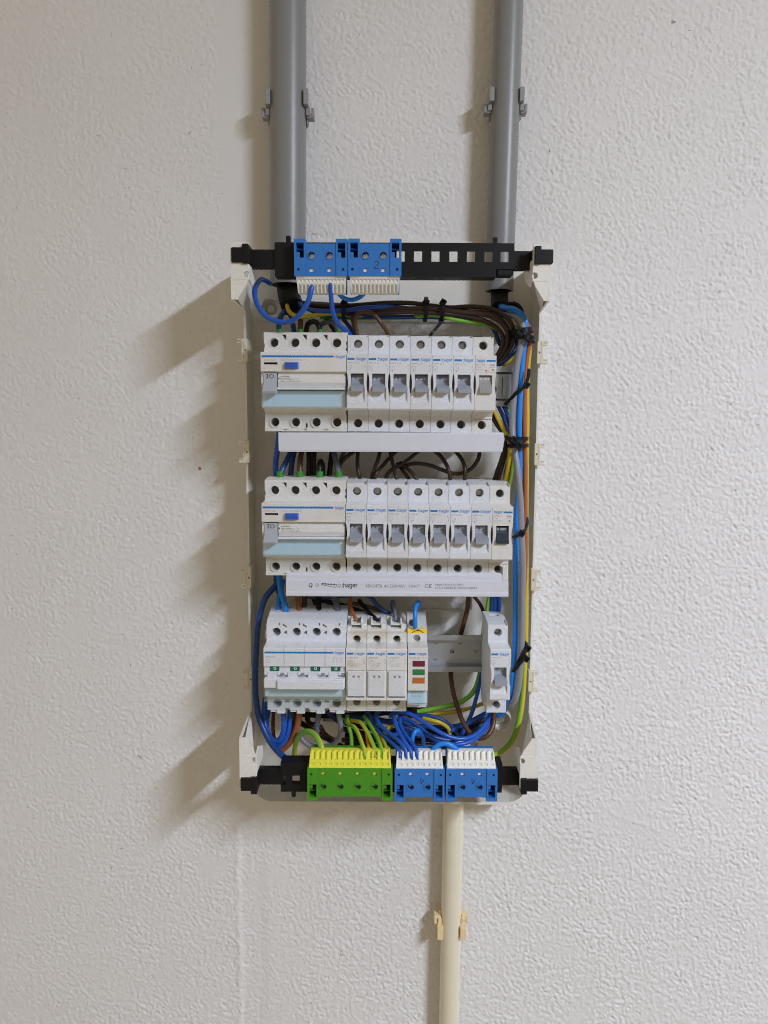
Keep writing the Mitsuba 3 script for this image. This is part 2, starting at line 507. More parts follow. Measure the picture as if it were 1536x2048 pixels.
_s = cut(cyl(0, 0, 2.7, 0, 2.2, 20), [bx(-4, 4, 1.2, 5, -0.55, 0.55), bx(-0.45, 0.45, 1.2, 5, -2.2, 2.2)])
SCREWS = {"steel": shape(_s, "screw_steel"), "dark": shape(_s, "screw_dark"), "blackened": shape(_s, "screw_dark")}

W = 17.5


def mcb_housing(new=False):
    m = ext_x(SHOULDER, 0.12, W - 0.12)
    c = [cyl(W / 2, HOLE_TOP, 3.55, 66, 90, 22), cyl(W / 2, HOLE_BOT, 3.55, 64, 90, 22)]
    c += [bx(3.4, 14.1, 83, 99, -7.6, 6.7)]
    lens = [(-0.1, 8.0), (0.7, 5.0), (1.15, 0), (1.1, -4), (0.6, -8), (-0.1, -10.5)]
    c += [ext_d(lens, 84, 99), ext_d([(W - a, b) for a, b in lens], 84, 99)]
    c += [bx(4.5, 13, 50, 58, 38, 43), bx(W - 2.6, W - 0.5, 66, 82, 38.2, 43)]
    if new:
        c += [bx(W / 2 - 0.2, W / 2 + 0.2, 79.6, 81, 35.5, 40), bx(1.0, W - 0.1, 78, 80.5, -29.4, -28.8)]
        c += [bx(0.0, W, 97.6, 98.3, 8.9, 9.2)]
    else:
        c += [bx(3.6, 9.6, 79.6, 81, 27.4, 27.8), bx(3.6, 4.0, 79.6, 81, 24.5, 27.6)]
    # scoop under the lever
    scoop = Man.cylinder(12.4, 10.5, 10.5, 40).transform(np.array([[0, 0, 1, 2.5], [1, 0, 0, 106.3], [0, 1, 0, -10.4]], float))
    c += [scoop] if not new else []
    return cut(m, c)


MCB_OLD = {k: shape(mcb_housing(), k, 25) for k in ("housing_grey", "housing_cool")}
MCB_NEW = shape(mcb_housing(True), "housing_warm", 25)
lever = ext_x([(84.5, 6.5), (90.0, 6.2), (92.0, 2.0), (93.4, -0.8), (102.6, -5.2), (103.0, -8.2), (85, -7.4)], 3.65, 13.85)
flat_lever = ext_x([(86.5, 6.3), (95.0, 6.0), (96.5, 0.2), (101.0, -5.5), (101.0, -8.0), (86.5, -7.4)], 3.65, 13.85)
TOGGLES = {"grey": shape(lever, "toggle_grey"), "warm": shape(flat_lever, "toggle_warm"), "dark": shape(flat_lever, "toggle_dark")}


def tilt_print(q, a, b):
    """lay lettering, made flat at depth 0, on the face from (d, z) = a up to b"""
    v, f = to_arrays(q)
    t = np.array([b[0] - a[0], b[1] - a[1]])
    t /= np.linalg.norm(t)
    n = np.array([t[1], -t[0]])
    return np.stack([v[:, 0], a[0] + t[0] * v[:, 2] + n[0] * v[:, 1], a[1] + t[1] * v[:, 2] + n[1] * v[:, 1]], 1), f


OFF = shape(tilt_print(join([text("0", 1.9, 4.5, 0, 0, bold=True), text("OFF", 1.9, 8.0, 0, 0, bold=True, width=4.6)]), (91.85, 2.3), (90.1, 6.0)), "print_white")
OFF_NEW = shape(tilt_print(text("0 OFF", 1.6, 4.6, 0, 0, width=7.6), (95.8, 2.8), (95.0, 6.0)), "print_white")
LOGO = shape(join([marks([(0.6, 6.6, 17.4, 19.1)], 98), text(":hager", 2.5, 7.3, 98, 17.2, bold=True, width=9.0)]), "print_blue")
LOGO_NEW = shape(join([marks([(9.4, 16.8, 17.4, 18.9)], 98), text("hager", 2.5, 1.2, 98, 17.2, bold=True, width=7.2)]), "print_blue")
symbol = [(0.9, 4.1, 12.9, 13.1), (0.9, 1.1, 9.7, 13.1), (3.9, 4.1, 9.7, 13.1), (1.7, 3.3, 11.4, 11.6), (1.7, 3.3, 10.2, 10.4), (2.3, 2.6, 8.2, 9.7), (1.6, 3.4, 9.5, 9.75)]
squig = [(15.2, 15.5, 12.6, 14.0), (15.5, 16.1, 12.3, 12.6), (15.9, 16.2, 9.8, 11.4), (15.3, 15.9, 9.4, 9.7)]
RATING = shape(join([text("MYN 116", 1.25, 0.9, 98, 14.6, width=8.6), marks(symbol + squig, 98)]), "print_grey")
RATING_NEW = shape(join([text("MYN 116", 1.3, 1.0, 98, 14.5, width=7.0), text("C 16", 1.2, 1.0, 98, 12.5, width=3.6), text("230/400V~", 1.0, 1.0, 98, 10.4, width=8.0),
                         text("6000", 1.1, 12.2, 98, 12.6, width=3.6), marks([(12.2, 16.0, 14.5, 15.3), (13.6, 15.2, 10.2, 11.6)], 98)]), "print_grey")
ORD = ["first", "second", "third", "fourth", "fifth", "sixth", "seventh", "eighth"]


def breaker(x, z, label, kind="old", body="housing_grey", toggle="grey", screws="steel", group="slim single breakers on the rails"):
    t = thing("circuit_breaker", label, "circuit breaker", group)
    a = (x, 0, z)
    put(t, "housing", MCB_OLD[body] if kind == "old" else MCB_NEW, a)
    put(t, "toggle", TOGGLES[toggle], a)
    put(t, "toggle_lettering", OFF if kind == "old" else OFF_NEW, a)
    put(t, "logo_print", LOGO if kind == "old" else LOGO_NEW, a)
    put(t, "rating_print", RATING if kind == "old" else RATING_NEW, a)
    screw_pair(t, [W / 2], x, z, screws)
    return t


def four_pole_profile():
    return [(40, 42.5), (66, 42.5), (79, 41.0), (80, 40.0), (80, 24.0), (84, 23.4), (97.2, 23.0), (98, 22.2), (98, 7.4), (94.5, 7.0), (94.5, 5.6), (96.0, 2.5), (96.2, -1.5), (94.5, -5.2), (92.0, -5.8), (92.0, -21.5),
            (84, -22.9), (79.2, -26.0), (79.6, -38.4), (80.6, -38.6), (80.6, -41.4), (40, -41.4)]


LONG = 70.0


def rcd_housing():
    m = ext_x(four_pole_profile(), 0.1, LONG - 0.2)
    c = []
    for k in range(4):
        x = 8.75 + W * k
        c += [cyl(x, HOLE_TOP, 3.7, 66, 90, 22), cyl(x, HOLE_BOT, 3.7, 64, 90, 22)]
    for x in (17.2, 34.4, 51.8):
        c.append(ext_d([(x - 2.0, 39.0), (x + 1.6, 39.0), (x + 1.6, 34.4), (x + 0.2, 36.0)], 70, 82))
    c.append(ext_d([(LONG - 1.2, 33), (LONG, 34), (LONG, 25.5), (LONG - 1.6, 26.5), (LONG - 0.6, 29)], 60, 82))
    c.append(ext_d([(LONG - 1.4, -24), (LONG, -24), (LONG, -35), (LONG - 1.0, -34), (LONG - 0.7, -29)], 60, 82))
    c.append(ext_d([(0, 32), (0.9, 31), (0.7, 28), (0, 27.5)], 60, 82))
    c.append(bx(34.6, 36.2, 70, 82, -38.4, -34.6))
    c += [bx(15.5, 19, 79, 82, -40.4, -39.6), bx(33, 35.5, 79, 82, -40.6, -39.2), bx(50, 53.5, 79, 82, -40.4, -39.6)]
    c.append(bx(2.6, 13.8, 94.8, 99, 12.9, 14.7))           # trip window
    c.append(bx(1.6, 13.6, 86, 99, -5.6, 6.4))              # lever bay
    c.append(bx(LONG - 0.9, LONG, 85, 99, -21, 6.5))
    collars = []
    for k in range(4):
        x = 8.75 + W * k
        collars.append(cut(cyl(x, HOLE_TOP, 4.5, 79, 80.7, 22), [cyl(x, HOLE_TOP, 3.7, 70, 90, 22)]))
        collars.append(cut(cyl(x, HOLE_BOT - 0.2, 4.6, 79, 81.0, 22), [cyl(x, HOLE_BOT, 3.7, 64, 90, 22)]))
    return cut(m, c) + union(collars)


RCD = shape(rcd_housing(), "housing_warm", 25)
RCD_BUTTON = shape(Man.batch_hull([bx(19.8, 31.0, 97.5, 98.5, 9.4, 14.8), bx(20.6, 30.2, 101, 101.8, 10.2, 14.2)]), "button_blue")
RCD_LEVER = shape(union([ext_x([(86, 6.2), (96.6, 6.0), (97.6, -4.0), (104.5, -9.0), (103.0, -11.0), (92.5, -8.0), (86, -5.4)], 2.0, 12.9), cb(1.2, 13.2, 95, 101, -10.6, -7.2, 0.4)]), "toggle_light")
RCD_LABEL = shape(join([text("1 3 5 N", 1.0, 15.8, 96.15, 2.9, width=7), text("I\u0394n 30mA", 1.0, 15.8, 96.3, 0.9, width=9), text("40A  230/400V~", 0.95, 15.8, 96.2, -1.1, width=17), marks([(14.0, 15.0, 1.2, 2.2), (26, 27.2, 1.0, 1.2), (29, 31, 1.4, 1.6)], 96.2)]), "print_black")
RCD_WINDOW = shape(bx(2.7, 13.7, 94.5, 95.2, 13.0, 14.6), "dark_hole")
RCD_LOGO = shape(join([marks([(0.8, 59.8, 18.6, 20.3)], 98), text(":hager", 2.5, 60.6, 98, 18.2, bold=True, width=8.4)]), "print_blue")
RCD_TEXT = shape(join([text("CDC 440", 1.1, 2.6, 98, 16.0, width=9.5), text("test  monthly", 1.1, 17.0, 98, 16.0, width=16), text("R", 1.1, 33.0, 98, 16.0)]), "print_grey")
RCD_CARD = shape(bx(1.2, 68.2, 91.9, 92.4, -20.6, -6.4), "flap_card")
RCD_ZERO = shape(tilt_print(text("\u0197O", 3.4, 4.0, 0.1, 0, bold=False, width=6.5), (97.0, 1.8), (96.7, 5.8)), "print_black")


def flap_mesh(x0, x1, z0, z1, d0, d1):
    front = ext_x([(d0, z1), (d1 - 1.5, z1 - 0.6), (d1, z1 - 2.0), (d1, z0 + 0.6), (d1 - 0.8, z0), (d0, z0), (d0, z0 + 1.1), (d1 - 1.1, z0 + 1.1), (d1 - 1.1, z1 - 2.4), (d1 - 2.2, z1 - 1.6), (d0, z1 - 1.1)], x0, x1)
    return front


RCD_FLAP = shape(flap_mesh(0.5, 69.0, -22.9, -7.0, 92.6, 99.2), "clear_flap")
RCD_HINGE = shape(cb(13.0, 69.0, 92.6, 98.6, -7.4, -5.6, 0.4), "housing_cool")


def rcd(x, z, label):
    t = thing("residual_current_device", label, "residual current device")
    a = (x, 0, z)
    put(t, "housing", RCD, a)
    put(t, "test_button", RCD_BUTTON, a)
    lv = put(t, "lever", RCD_LEVER, a)
    put(lv, "zero_mark", RCD_ZERO, a)
    put(t, "trip_window", RCD_WINDOW, a)
    put(t, "logo_print", RCD_LOGO, a)
    put(t, "rating_print", RCD_TEXT, a)
    put(t, "label_print", RCD_LABEL, a)
    put(t, "label_card", RCD_CARD, a)
    put(t, "hinge_strip", RCD_HINGE, a)
    put(t, "clear_flap", RCD_FLAP, a)
    screw_pair(t, [8.75 + W * k for k in range(4)], x, z, "dark")
    return t


def tilt(x):
    return -0.009 * (x + 66)


rcd(-101.3, Z1 + 0.6, "four-pole residual current device with blue test button, in the top row")
rcd(-102.2, Z2 + 0.9, "four-pole residual current device with blue test button, in the middle row")
for i in range(6):
    breaker(-31.1 + W * i, Z1 + 0.3 + tilt(-31 + W * i), f"grey-toggle single breaker, {ORD[i]} from the left in the top row", body="housing_cool" if i % 3 else "housing_grey")
breaker(-31.1 + W * 6, Z1 + 0.2 + tilt(80), "cream breaker with scorch speck and plain grey toggle, ending the top row", "new", toggle="warm", screws="dark")
for i in range(7):
    breaker(-32.0 + W * i, Z2 + 0.6 + tilt(-31 + W * i), f"grey-toggle single breaker, {ORD[i]} from the left in the middle row", body="housing_cool" if i % 2 else "housing_grey")
breaker(-32.0 + W * 7, Z2 + 0.4 + tilt(95), "cream breaker with a black toggle at the right end of the middle row", "new", toggle="dark", screws="dark")
breaker(91.4, Z3 + 0.2, "lone grey-toggle breaker at the right end of the bottom rail", body="housing_cool")
scorch = thing("scorch_mark", "small orange scorch speck on the last breaker of the top row", "mark")
put(scorch, None, shape(join([ext_d([(0, 0), (1.2, -0.3), (1.8, 0.5), (0.7, 1.2), (-0.2, 0.8)], 97.9, 98.1), ext_d([(2.4, 0), (3.2, 0.2), (2.8, 0.9)], 97.9, 98.12)]), "lens_orange"), (82.2, 0, Z1 + 8.6))

# ------------------------------------------------------------------ four-pole isolator of the bottom row
IX, IZ = -102.3, Z3 + 0.2
iso_profile = [(40, 46.5), (52, 46.5), (57, 45.2), (62, 45.0), (67, 43.0), (73, 42.4), (80, 38.6), (80, 24.4), (84, 23.4), (97.2, 23.0), (98, 22.2), (98, 6.8), (95.0, 6.2), (95.0, -1.5), (93, -3), (92.0, -21.5), (84, -23.2), (79.2, -26.0),
               (79.6, -38.8), (78, -39.4), (40, -39.4)]
m = ext_x(iso_profile, 0.1, LONG - 0.2)
c = []
for k in range(4):
    x = 8.75 + W * k
    c += [cyl(x, HOLE_TOP - 0.4, 3.8, 70, 90, 22), cyl(x, -32.6, 3.9, 64, 90, 22)]
    c.append(bx(x + 2.0, x + 3.0, 74, 84, 37.8, 39.6))
    if k < 3:
        s = x + W / 2
        c.append(ext_d([(s - 3.2, 39.5), (s + 0.4, 37.0), (s + 0.4, 36.0), (s - 3.4, 37.2)], 76, 82))
        c.append(ext_d([(s - 3.4, 31.0), (s + 0.4, 33.6), (s + 0.4, 30.0)], 76, 82))
        c += [bx(s - 1.6, s + 0.6, 48, 52, 43, 47), bx(s - 2.2, s - 0.4, 58, 62, 43, 46)]
        c += [bx(s - 0.12, s + 0.12, 90, 99, 6, 23.4), bx(s - 2.0, s + 2.0, 72, 82, -32.2, -29.6), bx(s - 2.0, s + 2.0, 60, 82, -39.6, -37.2)]
    c.append(bx(x - 4.0, x + 4.2, 91.5, 99, 1.6, 6.9))
iso_mesh = cut(m, c)
tabs = []
for k in range(4):
    x = 8.75 + W * k
    tabs += [cb(x - 6.4, x - 1.0, 60, 77.6, -41.6, -38.0, 0.2), cb(x - 0.6, x + 6.6, 60, 78.8, -42.6, -38.0, 0.2)]
saw = [ext_z([(-1.2, 60 + 5 * k), (0.2, 61.0 + 5 * k), (0.2, 63.4 + 5 * k), (-1.2, 63 + 5 * k)], 26 + 0, 37 - 1.5 * k) for k in range(4)]
iso = thing("main_isolator", "white four-pole main isolator with green off flags in the bottom row", "isolator switch")
put(iso, "housing", shape(union([iso_mesh] + tabs + saw), "housing_cool", 25), (IX, 0, IZ))
for k in range(4):
    x = 8.75 + W * k
    fl = put(iso, "status_flag", shape(bx(x - 3.8, x + 3.6, 91.6, 95.3, 2.0, 6.6), "flag_green"), (IX, 0, IZ))
    put(fl, "zero_mark", shape(text("O", 2.4, x - 0.9, 95.3, 3.0, bold=True), "print_white"), (IX, 0, IZ))
handle = union([cb(0.4, 69.4, 95.2, 101.0, -11.4, -3.2, 0.5), cb(12.0, 69.0, 100.5, 103.5, -11.8, -4.0, 0.6)] +
               [hull([(8.75 + W * k - 6, 95.0, 0.6), (8.75 + W * k + 2, 95.0, 0.9), (8.75 + W * k + 2, 95.0, -4.4), (8.75 + W * k - 6, 95.0, -4.4), (8.75 + W * k + 2, 97.4, -0.4), (8.75 + W * k - 6, 97.4, -4.4), (8.75 + W * k + 2, 97.4, -4.4)]) for k in range(4)])
put(iso, "handle_bar", shape(handle, "housing_cool"), (IX, 0, IZ))
put(iso, "lever_slot", shape(join([bx(8.75 + W * k - 6.5, 8.75 + W * k + 2.6, 94.8, 95.15, -1.4, 0.4) for k in range(4)] + [bx(8.75 + W * k + 5.0, 8.75 + W * k + 8.4, 94.8, 95.15, -2.2, 0.2) for k in range(4)]), "print_grey"), (IX, 0, IZ))
put(iso, "logo_print", shape(join([marks([(0.8, 59.8, 18.2, 19.8)], 98), text(":hager", 2.6, 60.4, 98, 17.8, bold=True, width=8.6)]), "print_blue"), (IX, 0, IZ))
put(iso, "rating_print", shape(join([text("SB463", 1.4, 1.2, 98, 14.6, width=9.0), text("63A", 1.1, 1.2, 98, 12.2, width=4), text("400V~", 1.1, 1.2, 98, 9.8, width=5)] +
                                    [marks([(60 + q * 2.2, 60.2 + q * 2.2, 10.5, 14.5), (60 + q * 2.2, 61.4 + q * 2.2, 14.3, 14.5)], 98) for q in range(4)]), "print_grey"), (IX, 0, IZ))
put(iso, "label_card", shape(bx(0.8, 68.8, 92.0, 92.5, -21.5, -11.8), "flap_card"), (IX, 0, IZ))
for k in range(4):
    put(iso, "clear_flap", shape(flap_mesh(0.4 + W * k, W - 0.2 + W * k, -24.4, -11.6, 92.7, 99.4), "clear_flap"), (IX, 0, IZ))
screw_pair(iso, [8.75 + W * k for k in range(4)], IX, IZ, "dark", HOLE_TOP - 0.4, -32.6)

# ------------------------------------------------------------------ three fuse holders
fuse_profile = [(40, 41.0), (62, 41.0), (68, 38.4), (73.5, 37.8), (74.5, 31.8), (80, 31.0), (80, 23.8), (84, 23.0), (97.4, 22.6), (98, 21.8), (98, 3.6), (97, 3.0), (96.6, -20.4), (98, -20.8), (98, -22.8), (84, -24.4), (80, -26), (80, -39.4), (78, -40), (40, -40)]
fm = ext_x(fuse_profile, 0.15, W - 0.15)
fm = cut(fm, [cyl(W / 2, 25.9, 3.4, 58, 99, 22), cyl(W / 2, -31.2, 3.5, 56, 90, 22), bx(3.6, 12.6, 56, 75, 33.8, 45), bx(0.0, 3.6, 60, 75, 35.6, 45)])
fm = fm + union([cut(cb(3.2, 13.2, 60, 71.5, 36.0, 41.6, 0.3), [bx(4.6, 12.0, 50, 80, 37.6, 50)])])
FUSE = shape(fm, "housing_aged", 25)
FUSE_DRAWER = shape(cut(cb(1.3, W - 1.6, 93, 99.2, -19.2, 3.0, 0.5), [cyl(6.6, -1.6, 1.15, 96, 101, 14), cyl(10.8, -1.6, 1.15, 96, 101, 14)]), "housing_grey")
FUSE_SLOT = shape(bx(1.6, W - 1.8, 96.4, 97.4, -20.5, -19.4), "dark_hole")
FUSE_EYE = shape(cyl(0, 0, 1.1, 96.2, 96.6, 14), "dark_hole")
FUSE_TEXT = shape(join([text("L38N301", 1.5, 1.0, 98, 13.9, width=9.4), text("10x38", 1.1, 1.0, 98, 11.2, width=5), text("32A max 690V", 1.0, 1.4, 98, 8.9, width=10.5), text("gG / aM", 1.0, 3.6, 98, 7.2, width=7), marks(squig, 98), text("PRECAUTION", 0.9, 1.4, 80, -38.2, width=8)]), "print_grey")
for i in range(3):
    x = -32.0 + W * i
    t = thing("fuse_holder", f"white fuse holder with yellowed stains, {['left', 'middle', 'right'][i]} one of three beside the isolator", "fuse holder", "fuse holders in the bottom row")
    a = (x, 0, Z3 + 0.2)
    put(t, "housing", FUSE, a)
    dw = put(t, "fuse_drawer", FUSE_DRAWER, a)
    put(dw, "sight_hole", FUSE_EYE, (x + 6.6, 0, Z3 - 1.4))
    put(dw, "sight_hole", FUSE_EYE, (x + 10.8, 0, Z3 - 1.4))
    put(t, "drawer_slot", FUSE_SLOT, a)
    put(t, "logo_print", LOGO, a)
    put(t, "rating_print", FUSE_TEXT, a)
    screw_pair(t, [W / 2], x, Z3 + 0.2, "blackened", 25.9, -31.2, 63.0)

# ------------------------------------------------------------------ indicator lamp module
PX = 20.9
pl_profile = [(40, 42.5), (54, 42.5), (70, 37.0), (78.5, 34.5), (79, 30.5), (79.6, 24.2), (84, 23.4), (97.2, 23.0), (98, 22.2), (98, -14.0), (93, -14.5), (92.5, -28.6), (84, -29.2), (79, -30), (79, -36), (40, -36)]
pm = ext_x(pl_profile, 0.15, W - 0.25)
pm = cut(pm, [cyl(8.4, 26.6, 3.2, 72, 90, 22), cyl(4.4, 37.5, 3.3, 60, 90, 22), ext_d([(5.4, -29.6), (12.2, -29.6), (11.2, -31.6), (6.6, -31.6)], 74, 82)] + [bx(4.0, 14.6, 95.5, 99, z - 2.6, z + 2.6) for z in (9.6, 2.2, -5.2)])
pil = thing("indicator_module", "slim module with red, green and orange lamp lenses and a yellow label", "indicator lamp")
a = (PX, 0, Z3 + 0.2)
put(pil, "housing", shape(pm, "housing_warm", 25), a)
for mat, z, lab in (("lens_red", 9.6, "dark red lens"), ("lens_green", 2.2, "green lens"), ("lens_orange", -5.2, "orange lens")):
    put(pil, "lens", shape(cb(4.2, 14.4, 95.2, 98.9, z - 2.4, z + 2.4, 0.5), mat), a, label=lab)
put(pil, "logo_print", LOGO, a)
put(pil, "rating_print", shape(join([text("SVN121", 1.5, 1.0, 98, 14.0, width=9.2), text("230V~", 0.9, 12.0, 98, 14.0, width=4)] + [text(f"{k}", 1.3, 1.6, 98, z) for k, z in ((1, 9), (2, 1.6), (3, -5.8))]), "print_grey"), a)
put(pil, "label_strip", shape(hull([(0.3, 78.75, 34.9), (W - 0.4, 78.75, 34.9), (0.3, 79.25, 31.0), (W - 0.4, 79.25, 31.0), (0.3, 78.2, 35.0), (W - 0.4, 78.2, 35.0), (0.3, 78.6, 31.0), (W - 0.4, 78.6, 31.0)]), "label_yellow"), a)
put(pil, "label_mark", shape(join([sweep(spline(q), ribbon(0.5, 0.3)) for q in ([(4, 79.4, 31.6), (8.4, 79.4, 34.0), (10.0, 79.4, 33.8), (14.2, 79.4, 31.8)], [(8.6, 79.4, 34.4), (9.2, 79.4, 33.0)], [(7.6, 79.4, 33.6), (10.6, 79.4, 34.2)])]), "print_black"), a)
put(pil, "clear_flap", shape(flap_mesh(0.4, W - 0.5, -27.6, -14.8, 92.7, 98.2), "clear_flap"), a)
put(pil, "label_card", shape(bx(0.6, W - 0.7, 92.0, 92.9, -27.2, -15.0), "flap_card"), a)
put(pil, "card_lettering", shape(join([text("230 V", 1.5, 3.0, 92.9, -18.4, width=10), text("0.5 W", 1.5, 4.0, 92.9, -21.4, width=8)]), "print_grey"), a)
screw_pair(pil, [8.4], PX, Z3 + 0.2, "steel", 26.6, -33, 73)
put(pil, "clamp_screw", SCREWS["dark"], (PX + 4.4, 66, Z3 + 37.7), 20)

# ------------------------------------------------------------------ busbars
bus = thing("busbar", "plain white busbar cover strip under the top row of breakers", "busbar")
bp = ext_d([(-89.6, -4.2), (100.6, -3.5), (101.6, -9.0), (100.0, -20.0), (-88.2, -20.6), (-89.4, -19.2)], 60, 83)
put(bus, "cover", shape(bp ^ ext_x([(60, 0), (82, 0), (83, -5), (83, -19.0), (82, -21.5), (60, -22)], -95, 105), "bar_cover"))
bus2 = thing("busbar", "printed white busbar with black lettering under the middle row", "busbar")
bar_prof = [(60, -124.5), (80.4, -124.5), (82.4, -126.9), (82.4, -131.0), (84.2, -131.4), (84.2, -140.6), (85.4, -141.4), (85.4, -144.0), (84.6, -144.7), (60, -144.7)]
bb = ext_x(bar_prof, -84.2, 107.6)
put(bus2, "cover", shape(bb, "bar_cover"))
put(bus2, "end_block", shape(cb(102.5, 107.0, 60, 82.8, -131, -118.6, 0.4), "housing_warm"))
TZ = -137.2
put(bus2, "lettering", shape(join([
    text("\u24ea" if False else "Q", 3.2, -65.0, 84.2, TZ + 0.4, bold=True, width=3.6), text("1", 1.7, -58.0, 84.2, TZ + 1.2), text("2", 1.7, -39.2, 84.2, TZ + 1.0),
    text(":hager", 3.9, -36.4, 84.2, TZ + 0.4, bold=True, width=13.8), text("KDN363B", 2.5, -15.6, 84.2, TZ + 0.4, width=13.8), text("AC 230/400V", 2.5, 0.4, 84.2, TZ + 0.4, width=18.4), text("10mm\u00b2", 2.5, 21.4, 84.2, TZ + 0.4, width=9.4),
    text("CE", 3.2, 35.2, 84.2, TZ + 0.2, width=6.2), text("Hager Electro SAS BP3", 1.7, 44.2, 84.2, TZ + 2.2, width=24.5), text("67210 OBERNAI CEDEX FRANCE", 1.7, 44.2, 84.2, TZ - 0.6, width=36.5)]), "print_black"))
rings = [sweep(np.vstack([[-57.4 + 19 * q + 1.5 * math.cos(t), 84.3, TZ + 2.0 - 0.2 * q + 1.5 * math.sin(t)] for t in np.linspace(0, 2 * math.pi, 17)]), ribbon(0.22, 0.25)) for q in (0, 1)]
comb_sym = [sweep(spline(q), ribbon(0.35, 0.25)) for q in ([(-54, 84.3, TZ + 2.6), (-48, 84.3, TZ + 1.4), (-41, 84.3, TZ + 0.2)], [(-54, 84.3, TZ + 3.6), (-41, 84.3, TZ + 2.6)], [(-41, 84.3, TZ + 3.2), (-40.2, 84.3, TZ + 0.9)])]
comb_sym += [bx(-53 + 1.3 * q, -52.4 + 1.3 * q, 84.1, 84.35, TZ + 2.4 - 0.05 * q, TZ + 4.2 - 0.1 * q) for q in range(10)]
put(bus2, "comb_symbol", shape(join(rings + comb_sym), "print_black"))

# ------------------------------------------------------------------ terminal racks
def rack(sz, label):
    k = thing("terminal_rack", label, "terminal rack")
    x0, x1 = -89.2, 104.2
    front = bx(x0, x1, 93, 95, 121.8, 148.4)
    slots = [bx(x - 3.3, x + 3.3, 80, 100, 133.6, 142.0) for x in ((12.6, 26.6, 40.7, 55.2, 69.4, 83.5, 96.6) if sz > 0 else (-88.4, -75.8, -61.5))]
    front = cut(front, slots)
    body = union([front, bx(x0, x1, 80, 93.0, 145.6, 148.4), bx(x0, x1, 80, 93.0, 121.8, 124), bx(x0, x0 + 2, 80, 93, 123, 147), bx(x1 - 2, x1, 80, 93, 123, 147),
                  cb(-80.0, -76.4, 90, 94.6, 148, 153.6, 0.3), cb(86.8, 90.6, 90, 94.6, 148, 153.2, 0.3)])
    if sz > 0:
        body = cut(body, [bx(90.0, 110, 70, 100, 121, 128)]) + cb(90.0, 104.0, 86, 94.4, 122.4, 129, 1.5)
    arm_l = union([cb(-110.5, -88.6, 86, 92.4, 128.4, 143.4, 0.5), cb(-121.8, -107.6, 88, 108.4, 129.8, 141.4, 0.6), cb(-113, -107.8, 90, 108.8, 129.0, 144.0, 0.4)])
    arm_r = union([cb(103.6, 122.0, 86, 92.4, 128.0, 143.0, 0.5), cb(118.4, 133.0, 88, 108.4, 129.8, 140.8, 0.6), cb(118.4, 123.4, 90, 108.8, 129.4, 143.2, 0.4)])
    for q, nm in ((body, "rail_body"), (arm_l, "end_arm"), (arm_r, "end_arm")):
        if sz < 0:
            q = q.mirror([0, 0, 1]).translate([0, 0, -168.5])
        put(k, nm, shape(q, "black_plastic"))
    return k


rack(1, "black slotted terminal rack across the top of the box")
rack(-1, "black slotted terminal rack across the bottom of the box")

BLOCK = {}


def block_parts(w, nscrew, nslot):
    """a terminal block, drawn hanging at z = 0 (top of the side clips) down to -29, comb below"""
    pillar = 9.2
    z0 = -28.6
    body = bx(0, w, 93, 105, z0, -3.4)
    side = []
    for x in (0, w - pillar):
        side.append(bx(x, x + pillar, 90, 106, z0, 0))
    body = union([body] + side)
    xs = [13.8, 28.5, 43.4, 58.1] if nscrew == 4 else [w * 0.325, w * 0.66]
    c = [bx(1.7, pillar - 1.4, 88, 110, -14.6, -3.0), bx(w - pillar + 1.4, w - 1.7, 88, 110, -14.6, -3.0)]
    c += [bx(pillar - 0.15, pillar + 0.15, 104.7, 107, z0, -3.4), bx(w - pillar - 0.15, w - pillar + 0.15, 104.7, 107, z0, -3.4)]
    for x in xs:
        c += [cyl(x, -12.4, 2.9, 92, 110, 20), bx(x - 1.7, x + 1.7, 102.5, 110, -25.4, -22.4)]
    for x in (3.4, w - 3.4):
        c += [cyl(x, -23.6, 1.1, 103, 110, 12)]
    body = cut(body, c)
    collar = [cut(cyl(x, -12.4, 3.6, 104, 105.7, 20), [cyl(x, -12.4, 2.7, 96, 110, 20)]) for x in xs]
    latch = []
    for x in (1.7, w - pillar + 1.4):
        latch += [hull([(x, 98, -5.6), (x + 6.1, 98, -5.6), (x, 103.5, -7.6), (x + 6.1, 103.5, -7.6), (x, 98, -7.8), (x + 6.1, 98, -7.8)]), bx(x + 0.1, x + 2.6, 96, 103, -14.6, -9.6)]
    body = union([body] + collar + latch)
    cw = w - 2.4
    comb = hull([(1.2, 104, z0 + 0.2), (1.2 + cw, 104, z0 + 0.2), (1.2, 92, z0 + 0.2), (1.2 + cw, 92, z0 + 0.2), (2.2, 98, z0 - 12), (0.2 + cw, 98, z0 - 12), (2.2, 90, z0 - 12), (0.2 + cw, 90, z0 - 12)])
    p = (cw - 2.4) / nslot
    c = []
    for i in range(nslot):
        x = 2.4 + p * (i + 0.5)
        c.append(hull([(x - p * 0.36, 110, z0 - 4.6), (x + p * 0.36, 110, z0 - 5.2), (x - p * 0.30, 98.5, z0 - 6.0), (x + p * 0.30, 98.5, z0 - 6.0), (x - p * 0.36, 110, z0 - 14), (x + p * 0.36, 110, z0 - 14), (x - p * 0.34, 93.8, z0 - 14), (x + p * 0.34, 93.8, z0 - 14)]))
        c.append(bx(x - p * 0.36, x + p * 0.36, 101.6, 110, z0 - 4.4, z0 - 1.8))
    comb = cut(comb, c)
    lid = bx(1.2, w - 1.2, 82, 89.6, z0 - 10.6, z0 - 0.3)
    return body, comb, xs, lid


